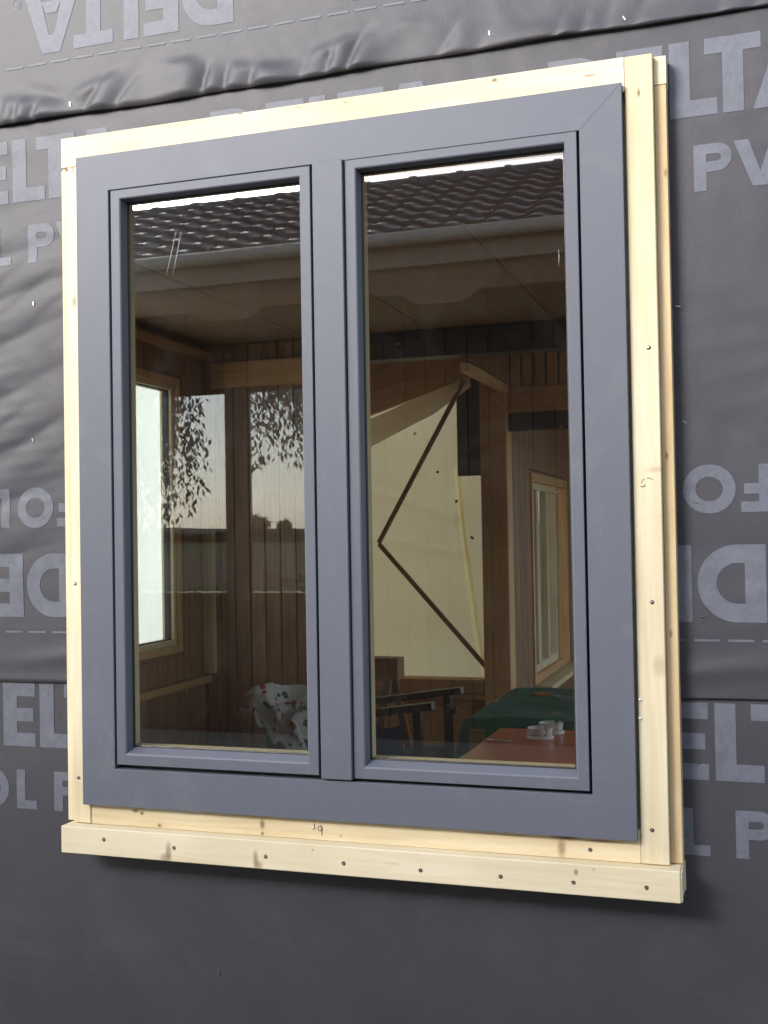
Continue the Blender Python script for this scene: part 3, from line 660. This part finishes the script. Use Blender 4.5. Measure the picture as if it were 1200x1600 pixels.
# hairline mitre at the top right corner
L_ = math.hypot(.0790, .0790)
V = [(AX1-.0010, -.07512, AZ1-.0004), (AX1-.0004, -.07512, AZ1-.0010), (AX1-.0797, -.07512, AZ1-.0803), (AX1-.0803, -.07512, AZ1-.0797)]
WI(link('mitre_joint', mesh('mitre_joint', V, [(0, 1, 2, 3)]), M['rubber']))
WI(frame('rebate', -.5215, .5215, -.6395, .6395, [(0, -.0495), (.02, -.0495), (.02, -.045), (0, -.045)], M['rubber'], None))
WI(frame('wooden_frame', -.582, .582, -.700, .700, [(0, -.0440), (.066, -.0440), (.066, -.004), (.006, .0135), (0, .0135)], M['inner_pine'], None))
def sash(x0, x1, z0, z1, lab, off):
    s = empty('sash'); s.name = 'sash'; WI(s); s.matrix_parent_inverse = Matrix.Translation(-Vector(win.location)); s['label'] = lab
    def SA(o): o.parent = s; return o
    P = [(0, -.048), (0, -.0724), (.0009, -.0733), ((.0215, .0215, .0180), -.0733), ((.0240, .0250, .0205), -.0715), ((.0265, .0345, .0225), -.0540), ((.0275, .0355, .0235), -.0520), ((.0275, .0355, .0235), -.0475)]
    SA(frame('cladding', x0, x1, z0, z1, P, M['alu']))
    gx0, gx1, gz0, gz1 = x0+.0275, x1-.0275, z0+.0355, z1-.0235
    SA(frame('gasket', gx0-.002, gx1+.002, gz0-.002, gz1+.002, [(.0, -.0512), (.0042, -.0505), (.0052, -.0470), (.0052, -.0455), (0, -.0455)], M['rubber']))
    SA(box('pane', gx0-.024, gx1+.024, GY, GY+.006, gz0-.012, gz1+.012, M['glass']))
    wx0, wx1, wz0, wz1 = gx0-off, gx1+off, gz0-.002, gz1+.012        # the timber rebate is wider than the metal opening
    SA(frame('spacer_bar', wx0-.006, wx1+.006, wz0-.006, wz1+.006, [(0, -.0385), (.0055, -.0385), (.0055, -.0300), (0, -.0300)], M['spacer']))
    SA(frame('inner_gasket', wx0-.006, wx1+.006, wz0-.006, wz1+.006, [(0, -.0295), (.0065, -.0295), (.0065, -.0265), (0, -.0265)], M['rubber']))
    ow = min(.012+off*0, .012)
    SA(frame('wooden_sash', wx0-ow, wx1+ow, wz0-.02, wz1+.012, [((0, 0, 0), -.026), ((ow-.0015, .0185, .011), -.026), ((ow, .020, .012), -.0245), ((ow, .020, .012), .008), ((ow-.003, .017, .009), .012), ((0, 0, 0), .012)], M['inner_pine']))
    return s
sl_ = sash(-.5140, -.0400, -.6265, .6350, 'left leaf reflecting a sky patch and a tree', .0175)
sr_ = sash(.0370, .5130, -.6290, .6370, 'right leaf with the tarpaulin visible behind', .0075)
WI(box('mullion', -.0320, .0345, -.0812, -.048, -.6315, .6385, M['alu'], ch=.0012))
WI(box('mullion_core', -.044, .044, -.0475, -.008, -.66, .66, M['inner_pine']))
WI(boxes('mullion_step', [(-.0385, -.0325, -.0655, -.0485, -.6315, .6385)], M['alu']))
for (a, b) in [((-.368, .5369), (-.393, .4433)), ((-.3554, .5356), (-.3772, .442)), ((.4701, .4176), (.4695, .3862))]:
    o = tube('scratch', [(a[0], GY-.0003, a[1]), ((a[0]+b[0])/2+.0005, GY-.0003, (a[1]+b[1])/2), (b[0], GY-.0003, b[1])], [.0002, .00045, .0002], M['white'], None, 4)
    o.parent = sl_ if a[0] < 0 else sr_

# ------------------------------------------------------------------ things in the rooms
def grid_cloth(name, x0, x1, z0, z1, fn, m, nx=60, nz=60, th=.002):
    V, F = [], []
    for j in range(nz+1):
        for i in range(nx+1):
            u, v_ = i/nx, j/nz; V.append(fn(u, v_))
    for j in range(nz):
        for i in range(nx): a = j*(nx+1)+i; F.append((a, a+1, a+nx+2, a+nx+1))
    o = link(name, mesh(name, V, F), m, None, True)
    if th: md = o.modifiers.new('thickness', 'SOLIDIFY'); md.thickness = th
    return o
def tarp_edge(z): return -.852 if z > .2 else -.852+.145*((.2-z)/1.19)**1.3
def tarp_f(u, v_):
    z = -.99+v_*(1.85); x = -2.0+u*(tarp_edge(z)+2.0)
    y = 4.285+.012*math.sin(z*13+x*4+2*math.sin(x*3))*(.5+.5*math.sin(z*3+x))+.014*math.exp(-((z-.02-.12*math.sin(x*3))/.03)**2)+.012*math.exp(-((z+.42+.2*x)/.025)**2)+.010*noise.noise((x*2.2, z*2.2, 0))+.005*noise.noise((x*9, z*5, 3))
    return (x, y-.004*(u > .97), z)
tarp = grid_cloth('tarpaulin', 0, 0, 0, 0, tarp_f, M['tarp'], 70, 90, 0); tag(tarp, 'cream tarpaulin stretched over the opening in the back wall', 'tarpaulin')
def tarp2_f(u, v_):
    z = -.985+v_*1.24; xe = tarp_edge(z)-.024
    return (xe+u*(-.690-xe), 4.30+.006*math.sin(z*10)+.008*u*math.sin(z*6), z)
t2 = grid_cloth('tarpaulin_strip', 0, 0, 0, 0, tarp2_f, M['tarp'], 14, 50, 0); tag(t2, 'narrow cream tarpaulin strip hanging beside the broad post', 'tarpaulin')
pa = box('black_film', -.853, -.690, 4.225, 4.230, .205, .80, M['black']); tag(pa, 'black film patch hanging above the cream strip by the post', 'film sheet')
def flap_f(u, v_):
    x = -1.93+u*1.215; top = .34+ .42*((x+1.93)/1.215)**1.0+.0; low = top-.21*(1-.45*u)
    if u > .82: low += .06*(u-.82)/.18
    z = low+(top-low)*v_; y = 4.03-.03*math.sin(v_*3)+.02*math.sin(x*8)+.02*noise.noise((x*3, z*3, 7))
    return (x, y, z)
fl = grid_cloth('folded_tarpaulin', 0, 0, 0, 0, flap_f, M['flap'], 50, 14, 0); tag(fl, 'greyish tarpaulin edge folded down below the sloping planks', 'tarpaulin')
for (a, b, lab) in [((-.748, 4.0, .735), (-1.34, 4.20, -.178), 'upper dark batten slanting up to the right across the tarpaulin'), ((-1.34, 4.20, -.185), (-.677, 4.20, -.93), 'lower dark batten slanting down to the right across the tarpaulin')]:
    tag(bar('batten', a, b, .025, .018, M['batten_dark']), lab, 'batten', 'slanting battens on the tarpaulin')
for i, (x, z) in enumerate([(-1.12, .47), (-.98, .235), (-.87, 0.06), (-.78, -.16)]):
    o = disc('print_spot', x, 4.25, z, .010, M['spot'], tarp, .5, 7)
film = grid_cloth('plastic_film', 0, 0, 0, 0, lambda u, v_: (-2.16+.02*noise.noise((u*3, v_*4, 5))+.008*math.sin(u*9+v_*5), 1.3+u*1.9, -1.1+v_*2.1), M['film'], 30, 30, 0)
tag(film, 'pale translucent plastic film hung outside the left room window', 'plastic sheet')

# table with red-brown top
tb = empty('table', (.4, 1.5, GZ+.02), 'red-brown laminate table close inside the right window leaf', 'table')
def P_(par, o): o.parent = par; o.matrix_parent_inverse = Matrix.Translation(-Vector(par.location)); return o
P_(tb, box('tabletop', -.16, .95, .85, 2.15, -.93, -.90, M['table'], ch=.003))
for (x, y) in ((-.12, .9), (.9, .9), (-.12, 2.1), (.9, 2.1)): P_(tb, box('leg', x-.025, x+.025, y-.025, y+.025, GZ+.02, -.932, M['dark_paint']))
def ashtray(x, y, r, lab):
    a = empty('ashtray', (x, y, -.90), lab, 'ashtray', 'ashtrays on the red-brown table')
    def cut(th, rr, z):
        if z > .030 and any(abs((th-q+math.pi) % (2*math.pi)-math.pi) < .12 for q in (1.2, 3.3, 5.4)): return z-.010
        return z
    b = lathe('bowl', [(0, .008), (r*.78, .008), (r*.80, .010), (r*.93, .038), (r*.96, .041), (r*.99, .040), (r*1.0, .037), (r*.93, .012)], M['ceramic'], a, 48, cut)
    lathe('foot', [(0, 0), (r*1.06, 0), (r*1.08, .004), (r*1.04, .010), (r*.9, .012), (0, .012)], M['ceramic'], a, 40)
    for th0, th1, zz, h_, mm in ((-2.5, -1.25, .0165, .0018, M['dark_paint']), (-1.05, -.75, .018, .009, M['red'])):
        V, F = [], []; n = 10
        for i in range(n+1):
            th = th0+(th1-th0)*i/n
            for k_ in (0, 1):
                z = zz+k_*h_; q = r*(.93+(z-.012)/.025*.07)+.0007
                if mm is M['red'] and k_ : z = zz+h_*(1-abs(2*i/n-1))+.001
                V.append((q*math.cos(th), q*math.sin(th), z))
        for i in range(n): F.append((2*i, 2*i+2, 2*i+3, 2*i+1))
        link('printed_mark', mesh('printed_mark', V, F), mm, b)
    return a
ashtray(.035, 1.955, .047, 'front white ashtray with a red mark, nearer the window on the table')
ashtray(.055, 2.075, .047, 'rear white ashtray, half hidden behind the front one')
pn = tube('pencil', [(-.150, 1.87, -.896), (-.05, 1.845, -.896)], [.004, .003], M['white'], None, 6); tag(pn, 'thin white stick lying left of the ashtrays on the table', 'pencil')

# blanket-covered table behind
bt = empty('covered_table', (.4, 2.8, GZ+.02), 'low table hidden under the dark green blanket behind the red-brown one', 'table')
P_(bt, box('tabletop', -.34, 1.3, 2.40, 3.28, -.94, -.91, M['trestle']))
for (x, y) in ((-.30, 2.35), (1.25, 2.35), (-.30, 3.2), (1.25, 3.2)): P_(bt, box('leg', x-.03, x+.03, y-.03, y+.03, GZ+.02, -.942, M['trestle']))
def bl_f(u, v_):
    # u across x from the hanging left side to the right, v_ along y
    s = u*2.2; hang = .42
    y = 2.22+v_*1.10
    if s < hang: x = -.362-(hang-s)*.20-.02*math.sin(y*14)*(hang-s)/hang; z = -.903-(hang-s)*.98
    else: x = -.36+(s-hang); z = -.900
    z += .016*noise.noise((x*4, y*4, 2))+.007*noise.noise((x*13, y*11, 5)) if s > hang else 0
    if v_ < .12:                                  # front hem dropping between the two tables
        z -= (.12-v_)*1.8; y = 2.352-(.0)+(-.0)*v_ - (.12-v_)*.25
    if s > hang: e = min((s-hang)/.05, 1); z -= .010*(1-e)**2
    return (x, y, z)
bl = grid_cloth('blanket', 0, 0, 0, 0, bl_f, M['green'], 70, 50, .005); tag(bl, 'dark green blanket draped over the table behind the ashtrays', 'blanket')
def fr_f(u, v_):
    y = 1.35+v_*.62; x = -.205-.13*u-.015*math.sin(v_*60)*u; z = -.955-.16*u**1.6-.02*(1-v_)
    return (x, y, z+.02*math.sin(v_*3))
fr_ = grid_cloth('striped_cloth', 0, 0, 0, 0, fr_f, M['fringe'], 14, 60, .003); tag(fr_, 'pale ribbed cloth hanging at the left edge of the red-brown table', 'cloth')
tool = empty('scraper', (-.15, 3.03, -.893), 'scraper with an orange wooden handle lying on the green blanket', 'hand tool')
tube('handle', [(-.045, .03, 0), (-.02, .018, .002), (.03, 0, 0), (.045, -.008, 0)], [.008, .013, .012, .008], M['handle'], tool, 10)
tube('blade', [(.045, -.008, 0), (.14, -.045, 0)], [.004, .003], M['steel'], tool, 6)

# sawhorse
sh = empty('sawhorse', (-1.3, 3.6, GZ+.02), 'wooden sawhorse with splayed legs in front of the tarpaulin', 'sawhorse')
P_(sh, box('beam', -1.75, -1.030, 3.56, 3.68, -.915, -.797, M['trestle'], ch=.004))
for x in (-1.09, -1.62):
    for s in (-1, 1): P_(sh, bar('leg', (x, 3.62+s*.03, -.88), (x+(.09 if s > 0 else -.06), 3.62+s*.24, GZ+.02), .038, .03, M['trestle_leg']))
    P_(sh, box('brace', x-.015, x+.015, 3.50, 3.74, -1.25, -1.20, M['trestle_leg']))

# folding armchair
ch = empty('armchair', (-.78, 2.55, GZ+.02), 'dark folding armchair with flat arms standing left of the green blanket', 'chair')
for y, dz in ((2.78, 0), (2.30, 0.0)):
    P_(ch, bar('armrest', (-1.10, y, -.935+dz), (-.475, y, -.845+dz), .030, .055, M['dark_paint']))
    P_(ch, bar('leg', (-.545, y, -.86+dz), (-.525, y, GZ+.02), .034, .034, M['dark_paint']))
    P_(ch, bar('leg', (-1.06, y, -.90+dz), (-1.12, y, GZ+.02), .034, .034, M['dark_paint']))
    P_(ch, bar('brace', (-1.05, y, -1.42), (-.54, y, -1.12), .03, .022, M['dark_paint']))
P_(ch, tube('knob', [(-.515, 2.76, -.93), (-.500, 2.76, -.94)], [.02, .016], M['dark_paint'], None, 8))
P_(ch, grid_cloth('seat', 0, 0, 0, 0, lambda u, v_: (-1.06+.52*u, 2.31+.46*v_, -1.12-.045*math.sin(v_*3.14)-.02*math.sin(u*3.14)+.03*u), M['dark_cloth'], 10, 10, .02))
P_(ch, grid_cloth('backrest', 0, 0, 0, 0, lambda u, v_: (-1.10-.12*v_-.04*math.sin(u*3.14), 2.30+.48*u, -1.02+.18*v_), M['dark_cloth'], 10, 10, .02))
jk = grid_cloth('jacket', 0, 0, 0, 0, lambda u, v_: (-1.02+.42*u, 2.26-.02*math.sin(u*14+v_*3)-.01*math.sin(v_*9), -.905-.40*(1-v_)-.03*math.sin(u*9)), M['navy'], 30, 20, .008)
tag(jk, 'dark crumpled jacket hanging over the near armrest of the folding armchair', 'jacket')

# bench with bag and patterned cushion behind the left leaf
be = empty('bench', (-.6, 1.6, GZ+.02), 'low dark bench under the patterned quilt behind the left leaf', 'bench')
P_(be, box('seat', -1.0, -.25, 1.30, 1.85, -1.02, -.97, M['dark_paint'], ch=.004))
for (x, y) in ((-.96, 1.34), (-.29, 1.34), (-.96, 1.81), (-.29, 1.81)): P_(be, box('leg', x-.025, x+.025, y-.025, y+.025, GZ+.02, -1.022, M['dark_paint']))
def lumpy(name, cx, cy, cz, sx, sy, sz, m, seed=0, amp=.12, rot=0):
    bm = bmesh.new(); bmesh.ops.create_icosphere(bm, subdivisions=4, radius=1)
    R_ = Matrix.Rotation(rot, 3, 'Y')
    for q in bm.verts:
        c0 = q.co.copy(); s = [math.copysign(abs(c)**.6, c) for c in c0]; f_ = 1+amp*noise.noise(c0*2.2+Vector((seed, 0, 0)))+.03*noise.noise(c0*7)
        q.co = Vector((cx, cy, cz))+R_ @ Vector((s[0]*sx*f_, s[1]*sy*f_, s[2]*sz*f_))
    me = bpy.data.meshes.new(name); bm.to_mesh(me); bm.free(); return link(name, me, m, None, True)
bag = lumpy('bag', -.72, 1.62, -.865, .17, .16, .105, M['navy'], 3); tag(bag, 'navy blue bag on the bench below the patterned quilt', 'bag')
def qf(u, v_):
    # a quilt fold: comes over the top and hangs down to the right
    x = -.935+.10*u+.27*v_+.05*v_*v_*(1-u); z = -.683-.055*u*(1-v_)-.20*v_**1.5*(1-.35*(1-u))+.012*math.sin(u*7+v_*5)
    y = 1.44+.02*math.sin(v_*9+u*4)-.06*u+.05*v_*(1-u)
    return (x, y, z)
def quilt_f(u, v_):
    # v_ 0..1 from the bottom hem to the back; the hem runs down to the right
    hx = -.925+.21*u; hz = -.742-.155*u**1.15+.010*math.sin(u*19)
    t_ = min(v_/.42, 1); k_ = max(0, (v_-.42)/.58)
    x = hx+.035*t_+.20*k_*(1-.3*u)+.012*math.sin(v_*16+u*5); z = hz+(.062+.012*math.sin(u*11))*t_**.8+.012*math.sin(k_*7+u*9)+(.155*u)*k_*.9-.008*abs(math.sin(u*14+v_*3))
    y = 1.40+.03*math.sin(t_*2.5)+.26*k_+.012*math.sin(u*17+v_*9)+.02*noise.noise((u*5, v_*5, 3))
    return (x, y, z+.012*noise.noise((u*7, v_*6, 9)))
qu = grid_cloth('quilt', 0, 0, 0, 0, quilt_f, M['cotton'], 60, 50, .010)
tag(qu, 'white quilt printed with red and blue flowers, heaped over a bag on the bench', 'quilt')

# ------------------------------------------------------------------ the barn opposite (seen only in the glass)
barn = empty('barn', (-2.5, -7.2, GZ), 'tiled open barn opposite, mirrored in both panes with its eaves and gutter', 'barn')
def B(o): o.parent = barn; o.matrix_parent_inverse = Matrix.Translation(-Vector(barn.location)); return o
EY, EZ, RY, RZ = -5.0, 1.86, -7.2, 2.93
pit = math.atan2(RZ-EZ, EY-RY); slope = math.hypot(RZ-EZ, EY-RY)
for (y0_, z0_, y1_, z1_) in ((EY+.02, EZ-.07, RY, RZ-.07), (2*RY-EY-.02, EZ-.07, RY, RZ-.07)):
    V = [(-9, y0_, z0_), (5, y0_, z0_), (5, y1_, z1_), (-9, y1_, z1_)]; V += [(a, b, c_-.03) for a, b, c_ in V]
    B(link('roof', mesh('roof', V, [(0, 1, 2, 3), (7, 6, 5, 4), (0, 4, 5, 1), (1, 5, 6, 2), (2, 6, 7, 3), (3, 7, 4, 0)]), M['old_beam']))
CW, NR = .285, 10; gauge = slope/NR
def tile_vf(n=10):
    V, F = [], []
    for j, (yy, lift) in enumerate(((0, .030), (0.0, .012), (0, .030), (gauge*1.12, .004))):
        pass
    rows = [(-.004, .012), (-.004, .034), (gauge*.35, .026), (gauge*1.10, .004)]
    for (yy, lift) in rows:
        for i in range(n+1):
            u = i/n; x = (u-.5)*CW*1.04
            prof = .021*math.sin(u*2*math.pi*1.0+.5)+.0*u
            V.append((x, yy, lift+prof-(0 if lift != .012 else 0)))
    for j in range(3):
        for i in range(n): a = j*(n+1)+i; F.append((a, a+1, a+n+2, a+n+1))
    return V, F
tm = mesh('roof_tile', *tile_vf()); tm.materials.append(M['tile'])
for f in tm.polygons: f.use_smooth = len(f.vertices) == 4 and f.index >= 10
Rt = Matrix.Rotation(-pit, 4, 'X')
stuffV, stuffF = [], []; tv, tf = tile_vf()
def tile_mat(x, k, back=False):
    s = k*gauge
    if not back: return Matrix.Translation((x, EY-s*math.cos(pit), EZ+s*math.sin(pit)-.02)) @ Matrix.Rotation(math.pi-0, 4, 'Z') @ Matrix.Rotation(pit, 4, 'X')
    return Matrix.Translation((x, 2*RY-EY+s*math.cos(pit), EZ+s*math.sin(pit)-.02)) @ Matrix.Rotation(pit, 4, 'X')
xs0 = -5.3
for k in range(NR):
    for i in range(-13, 34):
        x = xs0+CW*i+CW/2; mt = tile_mat(x, k)
        if 0 <= i < 20:
            o = bpy.data.objects.new('roof_tile', tm); COL.objects.link(o); o.parent = barn
            o.matrix_world = mt; o.matrix_parent_inverse = Matrix.Translation(-Vector(barn.location))
            o.matrix_basis = mt
        else:
            b0 = len(stuffV); stuffV += [tuple(mt @ Vector(q)) for q in tv]; stuffF += [tuple(a+b0 for a in g) for g in tf]
        mt = tile_mat(x, k, True); b0 = len(stuffV); stuffV += [tuple(mt @ Vector(q)) for q in tv]; stuffF += [tuple(a+b0 for a in g) for g in tf]
tag(B(link('roof_tiles', mesh('roof_tiles', stuffV, stuffF), M['tile'])), kind='stuff')
rv = []; rf = []
prof = [(math.cos(a)*.14, math.sin(a)*.080) for a in np.linspace(-.3, math.pi+.3, 11)]
for j, (xx, sc) in enumerate(((0, 1.10), (.045, 1.10), (.05, 1.0), (.43, .98))):
    for (a, b) in prof: rv.append((xx, a*sc, b*sc+.0))
for j in range(3):
    for i in range(10): a = j*11+i; rf.append((a, a+11, a+12, a+1))
rme = mesh('ridge_tile', rv, rf); rme.materials.append(M['tile'])
for i in range(-10, 23):
    o = bpy.data.objects.new('ridge_tile', rme); COL.objects.link(o); o.parent = barn; o.location = Vector((-4.449+.415*i, RY, RZ-.066))-Vector(barn.location)
B(tube('gutter', [(-9, EY+.07, EZ-.05), (5, EY+.07, EZ-.05)], .045, M['zinc'], None, 14))
B(box('fascia', -9, 5, EY-.03, EY+.0, EZ-.22, EZ-.06, M['fascia']))
# eaves board with a scalloped lower edge
V, F = [], []; xs = np.linspace(-9, 5, 281)
def scal(x):
    u = (x+1.15) % 1.55; d = min(u, 1.55-u); return 1.47-.075*(1-float(sm(.14, .30, np.array(d))))
for x in xs: z = scal(x); V += [(x, EY-.06, 1.66), (x, EY-.06, z), (x, EY-.09, z), (x, EY-.09, 1.66)]
for i in range(len(xs)-1):
    a, b = i*4, i*4+4
    for k in range(3): F.append((a+k, b+k, b+k+1, a+k+1))
B(link('eaves_board', mesh('eaves_board', V, F), M['old_beam']))
# boarded front with two openings
WYb = -5.9
ops = [(-4.15, -3.147), (-2.94, -2.30)]; OB0, OB1 = -.58, 1.0
def bseg(x0, x1, z0, z1):
    n = max(1, round((x1-x0)/.16)); ww = (x1-x0)/n
    for i in range(n):
        d = random.uniform(0, .008); B(box('board', x0+i*ww+.004, x0+(i+1)*ww-.004, WYb-.03+d, WYb+d, z0, z1, M['old_board']))
bseg(-7.0, ops[0][0], GZ, 1.9); bseg(ops[0][1], ops[1][0], GZ, 1.9); bseg(ops[1][1], 3.6, GZ, 1.9)
for (a, b) in ops: bseg(a, b, GZ, OB0); bseg(a, b, OB1, 1.9)
B(boxes('wall_backing', [(-7.0, ops[0][0], WYb-.05, WYb-.034, GZ, 1.9), (ops[0][1], ops[1][0], WYb-.05, WYb-.034, GZ, 1.9), (ops[1][1], 3.6, WYb-.05, WYb-.034, GZ, 1.9)]+[(a, b, WYb-.05, WYb-.034, GZ, OB0) for a, b in ops]+[(a, b, WYb-.05, WYb-.034, OB1, 1.9) for a, b in ops], M['black']))
for (a, b) in ops:
    wb = B(box('window', a, b, WYb-.02, WYb+.05, OB0, OB0+.02, M['old_beam'])); 
    g = box('pane', a, b, WYb-.012, WYb-.006, OB0+.03, OB1, M['glass_dim']); g.parent = wb  # pane added to dim the sky and fields seen through the opening
for x in (-7, 3.6): 
    for y in (-5.9, -8.5): B(box('post', x-.08, x+.08, y-.08, y+.08, GZ, 1.9, M['old_beam']))

# ------------------------------------------------------------------ trees and bushes behind it
def tree(x, y, h, cr, seed, lab, hang=True, droop=1.2, nl=3600, zlo=.4, trunk_r=.12, rx=1.0, lf=1.0):
    rnd = random.Random(seed); t_ = empty('tree', (x, y, GZ), lab, 'tree')
    pts = [(0, 0, 0), (.05, .03, h*.35), (-.04, .02, h*.65), (.02, -.02, h*.9)]
    V0 = tube('trunk', pts, [trunk_r, trunk_r*.75, trunk_r*.5, trunk_r*.2], M['bark'], t_, 9)
    V, F = [], []
    ends = []
    for i in range(34):
        a = rnd.uniform(0, 2*math.pi); z0 = h*rnd.uniform(zlo, .85); r = cr*rnd.uniform(.35, 1); z1 = z0+rnd.uniform(.1, .35)*h*.4
        e = Vector((math.cos(a)*r*rx, math.sin(a)*r, min(z1, h*.97))); ends.append(e)
        if i < 12: tube('limb', [(0, 0, z0*.9), tuple(e*.55+Vector((0, 0, z0*.45))), tuple(e)], [trunk_r*.35, trunk_r*.2, .01], M['bark'], t_, 5)
    for i in range(nl):
        e = rnd.choice(ends); s = rnd.random(); dr = droop*rnd.random()**1.3 if hang else rnd.gauss(0, cr*.25)
        if hang:
            st_ = rnd.randrange(9); q_ = math.sin(st_*12.9+e.x*78)*.5, math.sin(st_*7.3+e.y*41)*.5
            c0 = e + Vector((q_[0]*cr*.42+rnd.gauss(0, .05)+.1*dr*q_[1], q_[1]*cr*.42+rnd.gauss(0, .05), -dr*(.5+abs(q_[0]+q_[1])*.6)))
        else: c0 = e + Vector((rnd.gauss(0, cr*.2), rnd.gauss(0, cr*.2), dr))
        c0.z = min(c0.z, h) if hang else c0.z
        L = rnd.uniform(.07, .14)*lf; W = L*.17; d = Vector((rnd.gauss(0, .5), rnd.gauss(0, .5), -1 if hang else rnd.gauss(0, 1))).normalized(); s_ = d.orthogonal().normalized(); s_.rotate(Matrix.Rotation(rnd.uniform(0, 6.28), 3, d))
        k = len(V); V += [c0, c0+d*L*.5+s_*W, c0+d*L, c0+d*L*.5-s_*W]; F.append((k, k+1, k+2, k+3))
    link('crown', mesh('crown', V, F), M['leaf'], t_)
    return t_
tree(-7.55, -11.0, 5.3, 1.35, 5, 'weeping tree with drooping foliage mirrored at the left side of the left pane', droop=2.2, nl=19000, zlo=.46)
tree(-3.75, -11.5, 5.2, 1.45, 11, 'tree with hanging twigs mirrored at the upper right of the left pane', droop=1.85, nl=26000, zlo=.58)
for i, (x, y, h, r) in enumerate([(-133, -290, 7.2, 2.6), (-125, -290, 5.4, 2.0)]):
    tree(x, y, h, r, 30+i, ['tall round tree standing on the mirrored horizon', 'smaller round tree right of the taller one on the horizon'][i], hang=False, nl=2600, lf=8, zlo=.35)
def scat(name, xr, yr, n, hr, lab, cat, seed, size=.25):
    rnd = random.Random(seed); V, F = [], []
    for i in range(n):
        x, y = rnd.uniform(*xr), rnd.uniform(*yr); z = GZ+hr*(rnd.random()**.8)*(.6+.4*noise.noise((x*.5, y*.5, seed)))
        c0 = Vector((x, y, z)); d = Vector((rnd.gauss(0, 1), rnd.gauss(0, 1), rnd.gauss(0, 1))).normalized(); s_ = d.orthogonal().normalized(); k = len(V); L = size*rnd.uniform(.6, 1.3)
        V += [c0, c0+d*L*.5+s_*L*.3, c0+d*L, c0+d*L*.5-s_*L*.3]; F.append((k, k+1, k+2, k+3))
    return tag(link(name, mesh(name, V, F), M['leaf']), lab, cat)
o = scat('bushes', (-22, -4), (-17, -15.5), 5000, 1.3, None, None, 3, .10); o['kind'] = 'stuff'
o = scat('far_trees', (-260, 120), (-330, -300), 22000, 4.2, None, None, 4, 1.2); o['kind'] = 'stuff'
